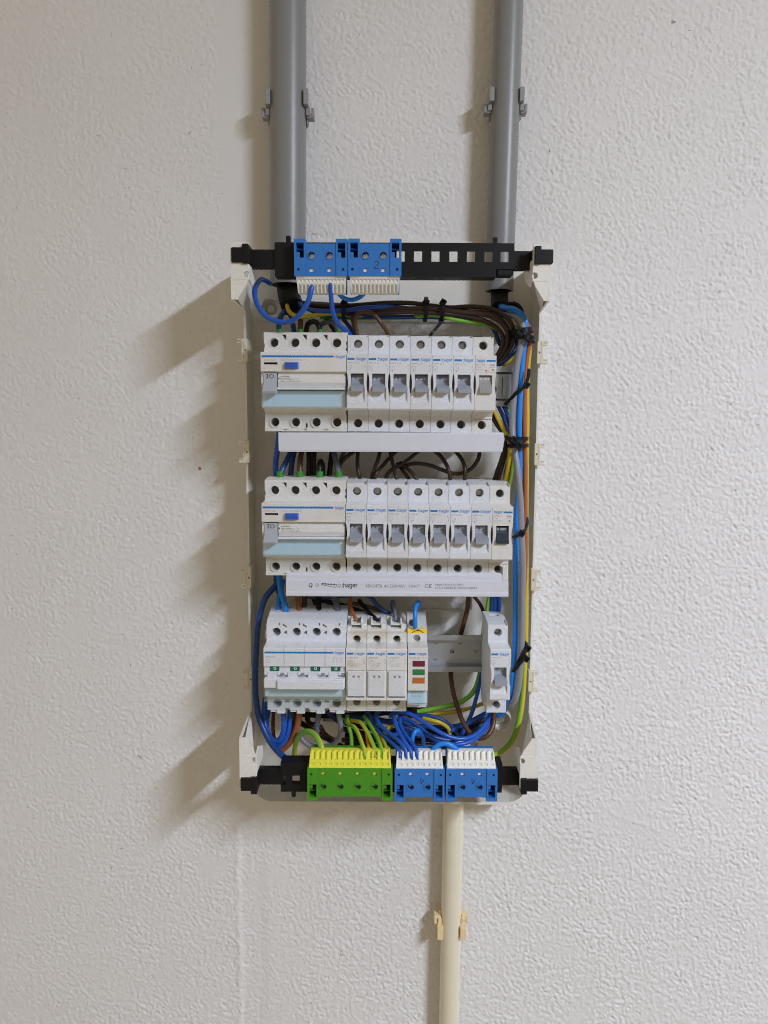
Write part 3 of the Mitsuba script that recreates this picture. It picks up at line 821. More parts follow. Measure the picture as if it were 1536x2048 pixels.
def block(x, ztop, w, nscrew, nslot, mats, label, up=False, group=None, mark=None):
    t = thing("terminal_block", label, "terminal block", group)
    key = (w, nscrew, nslot)
    if key not in BLOCK:
        BLOCK[key] = block_parts(w, nscrew, nslot)
    body, comb, xs, lid = BLOCK[key]
    flip = (lambda q: q.mirror([0, 0, 1])) if up else (lambda q: q)
    s = -1 if up else 1
    a = (x, 0, ztop)
    put(t, "body", shape(flip(body), mats[0]), a)
    put(t, "wire_comb", shape(flip(comb), mats[1]), a)
    put(t, "rear_cover", shape(flip(lid), mats[0]), a)
    for q in xs:
        put(t, "clamp_screw", TERM_SCREW[mats[3] if len(mats) > 3 else "steel"], (x + q, 97.6, ztop - 12.4 * s), float(RNG.uniform(20, 160)))
        put(t, "test_point", shape(bx(q - 1.6, q + 1.6, 102.2, 103.4, -25.3 * s - (0 if s > 0 else 0) if s > 0 else 22.5, (-22.5 if s > 0 else 25.3)), mats[2]), a)
    if mark:
        put(t, "pen_mark", shape(join([sweep(spline(np.array([(q[0], 105.15, q[1]) for q in st]), 0.8), ribbon(0.55, 0.3)) for st in mark]), "print_black"), a)
    return t


_ts = cut(union([cyl(0, 0, 2.25, 0, 2.6, 20)]), [bx(-3, 3, 1.4, 4, -0.45, 0.45), bx(-0.4, 0.4, 1.4, 4, -1.6, 1.6)])
TERM_SCREW = {"steel": shape(_ts, "screw_bright"), "dark": shape(_ts, "screw_dark")}
BLUE = ("blue_plastic", "comb_white", "comb_white")
two = [[(20.8, -18.3), (22.4, -17.0), (24.2, -18.0), (23.4, -20.0), (20.5, -22.6), (24.8, -22.4)]]
one = [[(22.6, 20.3), (22.4, 18.0), (22.9, 15.6), (25.1, 19.2)]]
block(-72.3, 148.6, 42.4, 2, 12, BLUE, "blue neutral terminal block, left of the two on the top rack", group="blue terminal blocks on the racks")
block(-29.4, 148.8, 42.4, 2, 12, BLUE, "blue neutral terminal block with a handwritten two on the top rack", group="blue terminal blocks on the racks", mark=two)
block(-64.9, -319.2, 73.2, 4, 14, ("green_plastic", "yellow_plastic", "yellow_plastic"), "green earth terminal block with yellow wire comb on the bottom rack", up=True)
block(10.2, -319.4, 42.9, 2, 8, BLUE, "blue terminal block beside the green one, four wires plugged in", up=True, group="blue terminal blocks on the racks", mark=one)
block(54.2, -319.2, 44.2, 2, 8, BLUE, "blue terminal block at the right end of the bottom rack, comb empty", up=True, group="blue terminal blocks on the racks", mark=one)

# ------------------------------------------------------------------ conduits and their clips
def pipe(x0, z0, x1, z1, r, d, mat, label, wallt=1.6):
    n = 48
    k = thing("conduit_pipe", label, "conduit")
    a = np.arange(n) * 2 * math.pi / n
    o = np.stack([np.cos(a), np.sin(a)], 1)
    v = []
    for x, z in ((x0, z0), (x1, z1)):
        for rr in (r, r - wallt):
            v.append(np.stack([x + rr * o[:, 0], d + rr * o[:, 1], np.full(n, z)], 1))
    i, j = np.arange(n), (np.arange(n) + 1) % n
    f = []
    def quad(p, q):
        f.extend([np.stack([p + i, p + j, q + j], 1), np.stack([p + i, q + j, q + i], 1)])
    quad(0, 2 * n)
    quad(3 * n, n)
    quad(n, 0)
    quad(2 * n, 3 * n)
    put(k, None, shape((np.vstack(v), np.vstack(f)), mat, 30))
    return k


pipe(-87.9, 128, -81.6, 760, 16.0, 22, "conduit_grey", "thick grey conduit running up the wall above the left half of the box")
pipe(103.8, 124, 112.0, 760, 12.6, 20, "conduit_grey", "thinner grey conduit running up the wall above the right half of the box")
pipe(66.5, -1000, 70.2, -330, 10.0, 15, "conduit_cream", "cream conduit running down the wall below the box")


def clip(x, z, r, d, mat, label, mirror=False, size=1.0, leaf=2.6):
    """an open pipe clip: base on the wall, two springy jaws with stepped lips"""
    k = thing("pipe_clip", label, "pipe clip")
    h = 13.0 * size
    flip = (lambda q: q.mirror([0, 0, 1])) if mirror else (lambda q: q)
    base = cb(-r * 0.7, r * 0.7, 0.2, d - r - 0.2, -h * 0.8, h * 0.8, 0.4)
    put(k, "base", shape(base, mat), (x, 0, z))
    for s in (-1, 1):
        jaw = []
        ring = CS([circle(r + 2.0, 40)]) - CS([circle(r + 0.2, 40)])
        arc = ring ^ cs([(0, 0), (-60, -60), (-60, 60 * 0.45), (0, 0)])
        jaw.append(arc.extrude(h).translate([0, d, 0]))
        jaw.append(cb(-r - leaf, -r + 1.5, d + r * 0.30, d + r * 0.30 + 7.0 * size, 0, h, 0.3))
        low = ring ^ cs([(0, 0), (-60, -60), (-60, 0), (0, 0)])
        jaw.append(low.extrude(h * 0.95).translate([0, d, -h * 0.95]))
        jaw.append(cb(-r - 7.0 * size, -r - 0.4, d - 6, d + 3, -h * 0.62, -h * 0.30, 0.3))
        jaw.append(cb(-r - 7.0 * size, -r - 4.6 * size, d - 6, d + 3.6, -h * 0.62, h * 0.02, 0.3))
        jaw.append(cb(-r - 3.4, -r + 0.2, d - 2, d + 5, -h * 0.5, 0.6, 0.3))
        q = flip(union(jaw))
        if s > 0:
            q = q.mirror([1, 0, 0])
        put(k, "jaw", shape(q, mat, 30), (x, 0, z))
    return k


clip(-86.1, 279, 16.0, 22, "clip_grey", "grey plastic clip holding the thick left conduit to the wall")
clip(105.8, 284, 12.6, 20, "clip_grey", "grey plastic clip holding the thinner right conduit to the wall", size=0.9)
clip(69.3, -494, 10.0, 15, "clip_cream", "cream plastic clip holding the lower conduit to the wall", mirror=True, size=1.0, leaf=4.2)


def sheath(name, label, pts, r):
    k = thing(name, label, "cable sheath")
    put(k, None, shape(sweep(spline([at(*p) for p in pts]), circle(r, 20)), "black_rubber", True))


sheath("cable_sheath", "black cable sheath stub coming out of the right conduit inside the box", [(999, 555, 19), (999, 582, 19.5), (999, 600, 24), (1000, 617, 30)], 7.8)
sheath("cable_sheath", "black cable sheath stub under the left conduit, fanning into wires", [(575, 550, 21), (576, 578, 22), (580, 598, 30), (586, 616, 36)], 10.0)
sheath("cable_sheath", "thin black cable sheath curling beside the right cable entry", [(1012, 612, 22), (1028, 609, 22), (1038, 616, 24), (1044, 632, 26), (1046, 650, 28)], 2.8)

# ------------------------------------------------------------------ wires: measured on the photograph, each with its own depth
GREEN_Y = (np.array([0.16, 0.42, 0.035]), np.array([0.56, 0.40, 0.025]))


def wire(color, r, pts, label, ferrule=None, twist=0.0):
    k = thing("wire", label, "wire")
    p = spline([at(*q) for q in pts])
    n = 14 if r > 2.2 else 11
    v, f = sweep(p, circle(r, n))
    if color.startswith("striped"):
        face = float(color.split(":")[1])              # the angle towards which the green half looks; 0 is out of the wall
        i = np.arange(len(p))[:, None]
        a = (np.arange(n) * 2 * math.pi / n)[None, :] + twist * i / len(p)
        g = smooth01((np.cos(a - math.radians(face)) + 0.18) / 0.36)
        g = np.append(g.ravel(), [0.5, 0.5])
        col = GREEN_Y[1] + (GREEN_Y[0] - GREEN_Y[1]) * g[:, None]
        sh = shape((v, f), "wire_striped", True, color=col)
    else:
        sh = shape((v, f), color, True)
    if ferrule:
        put(k, "insulation", sh)
        x, d, z, rr, l = ferrule
        put(k, "ferrule", shape(union([cyl_z(x, d, rr, z, z + l, 24)]), "ferrule_green", 30))
    else:
        put(k, None, sh)
    return k


B, BB, DB, BR, DBR, OR, GR, SL, BK = "wire_blue", "wire_bright_blue", "wire_dark_blue", "wire_brown", "wire_dark_brown", "wire_orange", "wire_grey", "wire_slate", "wire_black"
GG, YY, GY = "striped:0", "striped:180", "striped:90"
LB = "wire_bright_blue"

# top: under the upper rack
wire(B, 2.15, [(540, 567, 38), (530, 561, 50), (520, 560, 62), (511, 575, 72), (509.5, 591, 76), (515, 610, 79), (529, 630, 82), (548, 641, 85), (568, 645, 88), (587, 640, 92), (602, 626, 96), (615, 606, 99), (622, 583, 100), (624, 570, 99)], "thick blue wire looping past the top left screw into the left terminal comb")
wire(B, 1.95, [(661, 566, 100), (661, 575, 99), (663, 605, 93), (666.5, 627, 88), (674, 643, 80), (685, 656, 70), (697, 666, 60), (706, 680, 55)], "blue wire dropping from the left upper comb to the first top breaker")
wire(BB, 1.9, [(672, 570, 90), (676, 584, 84), (686, 595, 78), (703, 600, 75), (720, 594, 78), (730, 583, 84), (733, 570, 90)], "short blue bridge sagging between the two upper terminal blocks")
top_right = [(1010, 632), (1020, 645), (1027, 660), (1027, 676), (1018, 697), (1002, 722), (985, 745)]
wire(DBR, 2.0, [(596, 604, 36), (640, 611, 44), (700, 611, 48), (770, 606, 50), (820, 606, 50), (860, 611, 50), (900, 615, 50), (940, 613, 48), (975, 616, 48), (995, 623, 50), (1012, 634, 52), (1023, 648, 52), (1028, 662, 50), (1024, 688, 44), (1010, 712, 40), (985, 745, 36)], "dark brown wire along the top of the upper bundle, outermost at the bend")
wire(DBR, 2.0, [(598, 606, 38), (650, 617, 42), (720, 620, 48), (790, 618, 52), (850, 617, 54), (900, 622, 54), (940, 626, 54), (965, 629, 54), (985, 634, 54), (1003, 646, 54), (1014, 662, 52), (1015, 682, 46), (1004, 708, 40), (985, 735, 36)], "dark brown wire second from the top in the upper bundle")
wire(DBR, 2.0, [(600, 612, 38), (660, 627, 42), (740, 627, 50), (820, 624, 54), (870, 626, 54), (920, 630, 52), (955, 637, 52), (980, 647, 52), (998, 660, 50), (1006, 680, 46), (998, 705, 40), (980, 730, 36)], "dark brown wire on the underside of the upper bundle")
wire(BR, 1.9, [(610, 606, 40), (680, 610, 40), (760, 612, 42), (850, 622, 46), (930, 622, 46), (985, 628, 46), (1008, 645, 46), (1021, 668, 44), (1017, 692, 38), (1000, 720, 34)], "brown wire in the middle of the upper bundle")
wire(B, 1.9, [(598, 606, 40), (612, 617, 48), (640, 622, 52), (690, 621, 54), (735, 615, 54), (790, 614, 50), (850, 622, 42), (920, 636, 42), (960, 640, 40), (990, 655, 36)], "blue wire threading through the upper bundle")
wire(DB, 1.9, [(602, 612, 36), (650, 630, 38), (720, 634, 40), (800, 634, 44), (860, 634, 46), (915, 637, 48), (955, 643, 44), (985, 656, 36), (1000, 690, 30)], "dark blue wire along the bottom of the upper bundle")
wire(YY, 1.9, [(573, 606, 40), (577.5, 622, 46), (587, 630, 50), (603, 634, 52), (625, 631, 52), (655, 628, 50), (700, 630, 44), (760, 633, 36)], "yellow striped wire curling out of the left sheath along the upper bundle")
wire(GG, 1.9, [(640, 634, 34), (740, 637, 38), (820, 634, 44), (870, 630, 50), (905, 638, 50), (940, 644, 48), (975, 650, 46), (995, 658, 42), (1010, 676, 36)], "bright green striped wire under the upper bundle towards the bend")
wire(BR, 1.75, [(716, 690, 54), (713, 664, 58), (709.5, 642, 60), (714, 629, 62), (724, 624, 62), (737, 624, 62), (750, 631, 62), (762, 646, 62), (773, 662, 58), (782, 682, 54)], "brown wire arching between two breakers above the top row")
wire(DB, 1.8, [(688, 640, 46), (700, 655, 50), (706, 668, 54), (708, 684, 52)], "dark blue wire behind the first breaker of the top row")
wire(BR, 1.6, [(704, 632, 54), (707, 650, 58), (713, 668, 56), (716, 684, 52)], "thin brown wire beside the dark blue one above the top row")
for i, (c, pts, lab) in enumerate(((DB, [(572, 620, 40), (562, 632, 46), (558, 650, 50), (558, 664, 54)], "dark blue wire entering the first pole of the upper residual current device"),
                                   (BR, [(592, 625, 36), (600, 638, 46), (601, 650, 52), (600, 664, 54)], "brown wire entering the second pole of the upper residual current device"),
                                   (BK, [(612, 664, 40), (616, 648, 48), (628, 643, 52), (637, 650, 54), (640, 664, 54)], "black wire arching into the third pole of the upper residual current device"),
                                   (SL, [(640, 650, 36), (655, 644, 46), (670, 648, 52), (677, 664, 54)], "slate wire arching into the fourth pole of the upper residual current device"))):
    xx = at(pts[-1][0], 664, 60)[0]
    wire(c, 2.3, pts, lab, ferrule=(xx, 58, Z1 + 39.0, 2.9, 7.5))
wire(DB, 2.3, [(578, 622, 34), (584, 640, 36), (588, 662, 36), (590, 690, 34)], "dark blue wire descending behind the upper residual current device")
wire(DBR, 2.0, [(640, 625, 34), (655, 640, 34), (668, 660, 34), (690, 690, 32)], "dark brown wire dipping behind the upper residual current device")

# right-hand riser
wire(GR, 2.75, [(1004, 630, 34), (1018, 630, 44), (1032, 633, 52), (1042, 643, 58), (1046, 656, 60), (1045, 672, 60), (1040, 698, 60), (1034, 730, 60), (1031, 757, 60), (1028.5, 782, 60), (1027, 802, 60), (1025, 825, 60), (1024.5, 850, 60), (1025.5, 875, 62), (1030, 905, 64), (1033, 925, 66), (1037, 960, 68), (1041, 1000, 69), (1042.5, 1040, 70), (1043.5, 1075, 70), (1045, 1105, 70), (1046, 1140, 69), (1045, 1190, 68), (1044.5, 1240, 67), (1043, 1300, 66), (1040, 1345, 64), (1035, 1382, 60), (1026, 1405, 56), (1014, 1414, 50), (1000, 1416, 44)], "thick grey wire running the full height of the right-hand bundle")
wire(BB, 2.5, [(1000, 612, 32), (1012, 616, 44), (1028, 619, 52), (1042, 628, 56), (1050, 641, 58), (1051.5, 658, 58), (1050, 675, 58), (1046.5, 700, 58), (1043.5, 735, 58), (1041.5, 765, 58), (1040, 795, 58), (1038.5, 830, 58), (1038, 870, 58), (1039, 905, 58), (1039, 950, 58), (1036.5, 990, 58), (1033.5, 1030, 58), (1032.5, 1080, 59), (1031.5, 1140, 60), (1031.5, 1200, 61), (1031, 1260, 61), (1029.5, 1310, 60), (1026, 1355, 58), (1020, 1390, 54), (1012, 1415, 50), (1004, 1427, 46), (994, 1432, 44)], "thick bright blue wire beside the grey one in the right-hand bundle")
wire(OR, 2.25, [(1034, 640, 40), (1046, 646, 46), (1056, 652, 50), (1061, 664, 52), (1060, 685, 52), (1055, 705, 52), (1051.5, 735, 52), (1050, 765, 52), (1049, 800, 52), (1048.6, 850, 52), (1049.5, 900, 52), (1050.5, 940, 52), (1050.5, 1000, 53), (1050.5, 1050, 54), (1051, 1095, 55), (1050, 1140, 54), (1046, 1200, 50)], "orange-brown wire on the outer side of the right-hand bundle")
wire("striped:225", 2.6, [(1036, 650, 34), (1050, 660, 40), (1058, 690, 44), (1055.5, 725, 45), (1053.2, 765, 45), (1053, 800, 45), (1053.5, 840, 45), (1052.5, 880, 45), (1052, 950, 44), (1051, 1050, 44), (1051.5, 1150, 44), (1051, 1240, 44), (1050, 1300, 44), (1048, 1345, 44), (1045.5, 1385, 44), (1041, 1425, 46), (1034, 1458, 50), (1023, 1483, 56), (1006, 1501, 64), (985, 1513, 76), (965, 1520, 84)], "thick green-yellow earth wire down the right side curving to the bottom blocks", twist=-1.57)
wire(DB, 1.9, [(1036, 660, 36), (1034, 690, 38), (1024, 708, 40), (1008, 722, 40), (994, 733, 38)], "dark blue wire swinging left behind the end of the top row")
wire(YY, 1.9, [(1040, 690, 36), (1030, 708, 38), (1018, 721, 38), (1004, 731, 36)], "yellow wire swinging left behind the end of the top row")
wire(DB, 1.9, [(990, 800, 38), (998, 815, 42), (1008, 837, 46), (1016, 862, 48), (1020, 885, 48), (1018, 915, 46), (1012, 945, 44), (1008, 975, 40)], "dark blue wire slanting past the lower right of the top row")
wire(B, 1.9, [(1004, 806, 38), (1012, 822, 42), (1018, 842, 44), (1022, 870, 46), (1022, 900, 46)], "blue wire slanting behind the grey riser right of the top row")
wire(YY, 2.0, [(984, 808, 42), (990, 823, 46), (998, 840, 50), (1008, 860, 52), (1016, 876, 54), (1020, 895, 54), (1018, 920, 52), (1014, 945, 48), (1006, 975, 42)], "yellow striped wire slanting around the end of the top busbar")
wire("striped:60", 1.8, [(1008, 808, 36), (1016, 822, 40), (1021, 840, 42), (1024, 860, 44)], "green striped wire beside the grey riser at the end of the top rail")
wire(DBR, 1.9, [(982, 830, 36), (994, 850, 40), (1006, 868, 46), (1010, 890, 48), (1004, 915, 48), (996, 938, 46), (986, 968, 40)], "dark brown wire behind the right end of the top busbar")
wire(DBR, 1.9, [(986, 826, 34), (1000, 850, 38), (1012, 876, 44), (1013, 900, 46), (1006, 925, 46), (999, 950, 44), (994, 975, 40)], "second dark brown wire behind the right end of the top busbar")
wire("striped:60", 1.8, [(1026, 880, 46), (1026, 915, 46), (1023, 945, 44), (1018, 975, 40)], "green wire beside the yellow one above the middle row")

# between the rows: ferruled tails and the brown loops
fz = Z2 + 41.0
wire(DB, 2.5, [(588, 880, 36), (582, 903, 46), (574, 920, 54), (566, 936, 60), (561, 950, 62)], "dark blue wire into the first green ferrule of the middle row", ferrule=(at(560, 950, 62)[0], 62, fz - 1, 3.05, 8.6))
wire(BR, 2.5, [(606, 880, 40), (603, 903, 50), (600, 925, 58), (600, 950, 62)], "brown wire into the second green ferrule of the middle row", ferrule=(at(599.5, 950, 62)[0], 62, fz - 1, 3.05, 8.6))
wire(BK, 2.5, [(644, 955, 44), (645, 932, 50), (641, 923, 56), (639, 932, 60), (639, 950, 62)], "black wire bending into the third green ferrule of the middle row", ferrule=(at(639.5, 950, 62)[0], 62, fz - 1, 3.05, 8.6))
wire(SL, 2.5, [(668, 880, 36), (668, 905, 46), (673, 925, 56), (677, 950, 62)], "slate wire into the fourth green ferrule of the middle row", ferrule=(at(677.5, 950, 62)[0], 62, fz - 1, 3.05, 8.6))
wire(B, 2.5, [(559, 862, 48), (557, 880, 50), (554, 905, 50), (551, 928, 48), (552, 950, 46), (556, 975, 40)], "blue wire passing outermost left between the top and middle rows")
wire(DB, 2.5, [(590, 895, 30), (584, 925, 34), (580, 960, 36)], "dark blue wire between the first two green ferrules")
wire(BK, 2.4, [(616, 880, 36), (618, 915, 42), (617, 965, 40)], "black wire between the second and third green ferrules")
wire(DBR, 2.4, [(630, 880, 30), (628, 915, 36), (627, 965, 36)], "dark brown wire left of the black looped one in the middle row")
wire(BK, 2.4, [(666, 890, 32), (662, 920, 38), (657, 965, 40)], "black wire just left of the slate ferruled one")
wire(DBR, 1.9, [(722, 890, 40), (706, 904, 44), (690, 916, 46), (680, 928, 44)], "dark brown wire slanting onto the slate tail")
wire(SL, 1.9, [(700, 893, 34), (688, 905, 38), (682, 920, 40), (672, 960, 40)], "slate wire slanting behind the fourth green ferrule")
lo = 58
wire(DBR, 1.7, [(717, 880, 44), (716, 903, 50), (714.5, 925, 54), (717, 945, lo), (722, 966, 56)], "brown wire to the first breaker of the middle row")
wire(DBR, 1.7, [(765, 885, 44), (760, 903, 50), (755, 922, 54), (746, 945, 54), (742, 966, 50)], "brown wire slanting down to the second middle breaker")
wire(DBR, 1.7, [(812, 885, 40), (790, 905, 46), (768, 928, 50), (752, 948, lo), (748, 966, 56)], "brown wire crossing left onto the second middle breaker")
wire(DBR, 1.7, [(778, 890, 44), (783, 915, 50), (788, 938, 54), (793, 955, lo), (796, 968, 56)], "brown wire to the third breaker of the middle row")
wire(DBR, 1.7, [(850, 893, 40), (830, 908, 46), (806, 927, 50), (780, 942, 50), (766, 966, 46)], "brown wire crossing from upper right behind the third middle breaker")
wire(DBR, 1.7, [(800, 925, 48), (812, 935, 52), (824, 946, 56), (833, 958, lo), (838, 970, 56)], "brown wire to the fourth breaker of the middle row")
wire(DBR, 1.7, [(795, 926, 44), (806, 942, 48), (816, 955, 50), (822, 970, 48)], "short brown wire behind the fourth middle breaker")
wire(DBR, 1.8, [(806, 936, 46), (818, 929, 48), (836, 927, 50), (860, 931, 50), (885, 940, 50), (906, 947, 50), (926, 946, 50), (943, 937, 50), (955, 921, 50), (959, 904, 48), (957, 885, 42)], "long brown wire looping right above the middle row")
wire(DBR, 1.8, [(850, 885, 42), (868, 901, 48), (882, 913, 52), (893, 930, 56), (899, 947, lo), (901, 968, 56)], "brown wire curving down to the fifth middle breaker")
wire(DBR, 1.8, [(893, 885, 42), (908, 900, 48), (920, 913, 52), (928, 929, 56), (930, 945, lo), (929, 968, 56)], "brown wire curving down to the sixth middle breaker")

# above the bottom row
wire(DB, 2.9, [(560, 1145, 30), (556, 1165, 36), (545, 1178, 40), (531, 1195, 44), (522, 1220, 46), (515, 1255, 48), (512, 1300, 48), (510, 1350, 48), (511, 1390, 48), (517, 1430, 50), (529, 1462, 54), (545, 1490, 60), (563, 1510, 70), (580, 1524, 78)], "thick dark blue wire bowing down the left side of the box to the bottom rack")
wire(BB, 2.5, [(558, 1150, 40), (560, 1175, 46), (566, 1198, 52), (571, 1215, 58), (570, 1236, 58)], "bright blue wire entering the isolator first pole, right strand")
wire(BB, 2.5, [(566, 1160, 36), (560, 1190, 44), (556, 1212, 52), (558, 1238, 56)], "bright blue wire entering the isolator first pole, left strand")
wire(DB, 2.6, [(552, 1140, 30), (556, 1180, 30), (580, 1230, 34)], "dark blue wire behind the isolator first pole")
wire(OR, 2.5, [(594, 1175, 38), (596, 1200, 46), (598, 1218, 54), (600, 1238, 57)], "orange wire entering the isolator second pole, front strand")
wire(BR, 2.3, [(608, 1178, 36), (609, 1205, 44), (606, 1222, 50), (603, 1240, 54)], "brown wire beside the orange strand of the isolator second pole")
wire(BK, 2.5, [(636, 1175, 36), (637, 1205, 46), (638, 1222, 54), (639, 1240, 57)], "black wire entering the isolator third pole")
wire(BK, 2.3, [(624, 1178, 30), (630, 1205, 36), (646, 1240, 40)], "black wire crossing behind the isolator third pole")
wire("wire_slate", 2.9, [(668, 1172, 40), (671, 1200, 48), (675, 1218, 54), (679, 1240, 57)], "slate wire entering the isolator fourth pole")
wire(SL, 2.4, [(684, 1175, 30), (672, 1200, 34), (664, 1235, 38)], "dark slate wire behind the isolator fourth pole")
wire(DB, 2.0, [(600, 1190, 38), (640, 1196, 40), (690, 1191, 42), (728, 1190, 46), (743, 1196, 48), (756, 1212, 50), (775, 1225, 50), (797, 1231, 48), (815, 1240, 44)], "dark blue wire sagging from the printed busbar towards the indicator module")
wire(BK, 2.2, [(640, 1200, 36), (690, 1212, 38), (730, 1226, 38), (790, 1244, 36)], "black wire lying behind the fuse holder terminals")
wire(BR, 1.8, [(706, 1206, 40), (730, 1212, 42), (760, 1220, 42), (800, 1234, 38), (830, 1240, 34)], "brown wire slanting behind the three fuse holders")
wire(OR, 1.7, [(700, 1195, 46), (701, 1212, 52), (706, 1226, 58), (713, 1240, 64), (715, 1250, 62)], "orange wire into the left fuse holder")
wire(BK, 1.8, [(718, 1200, 40), (735, 1222, 50), (750, 1236, 60), (758, 1248, 62)], "black wire into the middle fuse holder")
wire(SL, 1.9, [(788, 1226, 40), (784, 1208, 46), (786, 1204, 52), (789, 1218, 58), (791, 1242, 64), (791, 1252, 60)], "slate wire hooping into the right fuse holder")
wire(BB, 1.9, [(826, 1230, 44), (834, 1216, 52), (839, 1207, 60), (836, 1205, 68), (831, 1216, 76), (830, 1235, 80), (830.5, 1256, 80)], "blue wire hooping forward into the indicator module")
wire(BR, 1.7, [(822, 1238, 40), (826, 1224, 42), (834, 1214, 44)], "short brown wire behind the hooped blue one")
wire(BR, 2.2, [(938, 1165, 30), (937, 1195, 32), (934, 1222, 32), (926, 1252, 30), (920, 1275, 27), (910, 1305, 24), (902, 1335, 26), (903, 1362, 32), (908, 1390, 40), (917, 1420, 50), (928, 1448, 58), (943, 1469, 64), (959, 1477, 68), (974, 1472, 68), (984, 1457, 64), (988, 1440, 60), (988, 1422, 58)], "thick brown wire passing behind the bare rail and looping up to the lone breaker")
wire(DBR, 1.7, [(938, 1180, 28), (950, 1195, 28), (962, 1212, 28), (970, 1235, 28), (972, 1265, 28)], "thin dark brown wire slanting right of the thick brown one")
wire(GG, 2.2, [(981, 1170, 36), (978, 1200, 38), (974, 1225, 38), (969, 1250, 34), (966, 1280, 30), (964, 1320, 28), (958, 1355, 30), (946, 1385, 36), (925, 1402, 40), (895, 1412, 42), (860, 1419, 42), (820, 1426, 42)], "green striped wire from behind the lone breaker sweeping left to the bottom")
for i, (x, lab) in enumerate(((984, "left"), (991, "middle"), (999, "right"))):
    wire(DB if i == 0 else B, 1.9, [(x, 1165, 38), (x, 1195, 40), (x - 1, 1225, 40), (x - 4, 1260, 34), (x - 6, 1300, 28)], f"blue wire going down behind the lone breaker, {lab} of three")

# bottom: under the last row
wire(B, 2.5, [(544, 1405, 34), (536, 1425, 40), (533, 1448, 46), (537, 1470, 52), (547, 1482, 56), (558, 1480, 58), (566, 1466, 60), (568, 1445, 60), (566, 1420, 58)], "blue wire looping under the isolator first pole, inner loop")
wire(B, 2.4, [(530, 1395, 40), (528, 1425, 44), (532, 1460, 50), (541, 1485, 54), (556, 1492, 56), (570, 1480, 57), (578, 1455, 56), (580, 1420, 52)], "blue wire looping under the isolator first pole, outer loop")
wire(BR, 1.8, [(548, 1415, 28), (546, 1440, 30), (547, 1470, 34), (554, 1490, 38)], "thin brown wire hanging behind the blue loops")
wire(OR, 2.8, [(600, 1415, 56), (598, 1435, 56), (593, 1456, 54), (584, 1478, 52), (572, 1494, 48), (556, 1506, 42)], "orange wire hanging under the isolator second pole, front strand")
wire(BR, 2.5, [(592, 1418, 48), (588, 1440, 46), (580, 1465, 44), (566, 1490, 40)], "brown wire hanging beside the orange one under the isolator")
wire(SL, 2.6, [(640, 1418, 54), (636, 1438, 54), (633, 1455, 52), (634, 1475, 48), (642, 1492, 44)], "slate wire hanging under the isolator third pole")
wire(GR, 2.5, [(676, 1415, 56), (679, 1436, 56), (682, 1455, 54), (678, 1476, 50), (664, 1490, 46), (640, 1495, 44), (618, 1490, 42), (604, 1478, 40), (598, 1462, 38)], "grey wire looping from the isolator fourth pole back to the left")
wire(BK, 2.4, [(612, 1425, 36), (618, 1446, 36), (632, 1448, 36), (640, 1430, 36)], "black wire loop behind the isolator third pole")
wire(BR, 2.2, [(640, 1452, 30), (648, 1466, 30), (660, 1476, 30), (672, 1480, 30)], "dark brown wire curving behind the grey loop")
wire(DB, 2.2, [(655, 1422, 34), (665, 1434, 34), (676, 1442, 34), (690, 1444, 34)], "dark blue wire behind the isolator fourth pole underside")
wire("striped:60", 2.5, [(646, 1512, 92), (643, 1495, 90), (636, 1478, 84), (625, 1466, 76), (612, 1463, 68), (600, 1470, 60), (592, 1486, 54), (588, 1512, 50)], "thick green-yellow wire arching into the left of the yellow comb", twist=0.5)
wire("striped:40", 1.75, [(694, 1430, 50), (697, 1452, 56), (702, 1468, 60), (703, 1485, 66), (702, 1504, 76)], "short green striped wire dropping behind the yellow comb")
wire(GG, 1.85, [(690, 1440, 50), (699, 1450, 62), (707, 1453, 70), (715, 1464, 78), (722, 1482, 88), (728, 1500, 95), (731, 1516, 98)], "green wire plugged leftmost in the row of five on the yellow comb")
wire(YY, 1.85, [(692, 1440, 44), (710, 1442, 56), (722, 1446, 66), (732, 1460, 74), (742, 1480, 84), (750, 1500, 93), (752, 1516, 98)], "yellow wire arching to the middle of the five on the yellow comb")
wire("striped:150", 1.85, [(733, 1462, 62), (736, 1480, 76), (739, 1500, 90), (741, 1516, 97)], "yellow wire short and upright second of the five on the yellow comb")
wire(GG, 1.85, [(728, 1432, 48), (740, 1450, 58), (750, 1468, 70), (758, 1484, 84), (764, 1502, 94), (765, 1516, 98)], "green wire plugged fourth of the five on the yellow comb")
wire("striped:140", 1.85, [(752, 1450, 52), (762, 1472, 68), (770, 1490, 84), (776, 1504, 94), (778, 1516, 98)], "yellow-green wire plugged rightmost of the five on the yellow comb")
wire(B, 1.9, [(735, 1425, 44), (742, 1438, 52), (752, 1454, 62), (766, 1470, 72), (784, 1486, 84), (797, 1500, 94), (802, 1516, 98)], "blue wire plugged first from left in the white comb")
wire(B, 1.9, [(764, 1418, 46), (753, 1428, 54), (755, 1442, 62), (766, 1456, 70), (783, 1470, 80), (800, 1484, 90), (811, 1500, 96), (814, 1516, 98)], "blue wire plugged second from left in the white comb")
wire(B, 1.9, [(815, 1424, 50), (800, 1421, 58), (789, 1428, 66), (790, 1444, 74), (798, 1464, 82), (811, 1486, 92), (822, 1504, 97), (825, 1518, 98)], "blue wire plugged third from left in the white comb")
wire(B, 1.9, [(800, 1432, 60), (800, 1448, 68), (808, 1466, 78), (822, 1484, 88), (832, 1500, 96), (837, 1518, 98)], "blue wire plugged fourth from left in the white comb")
wire(B, 1.95, [(780, 1432, 56), (796, 1424, 62), (815, 1426, 68), (838, 1438, 74), (862, 1454, 80), (886, 1468, 84), (908, 1476, 84), (930, 1477, 82), (950, 1470, 76), (966, 1455, 68), (977, 1437, 60), (984, 1420, 54)], "blue wire sweeping in a long upper arc up to the lone breaker")
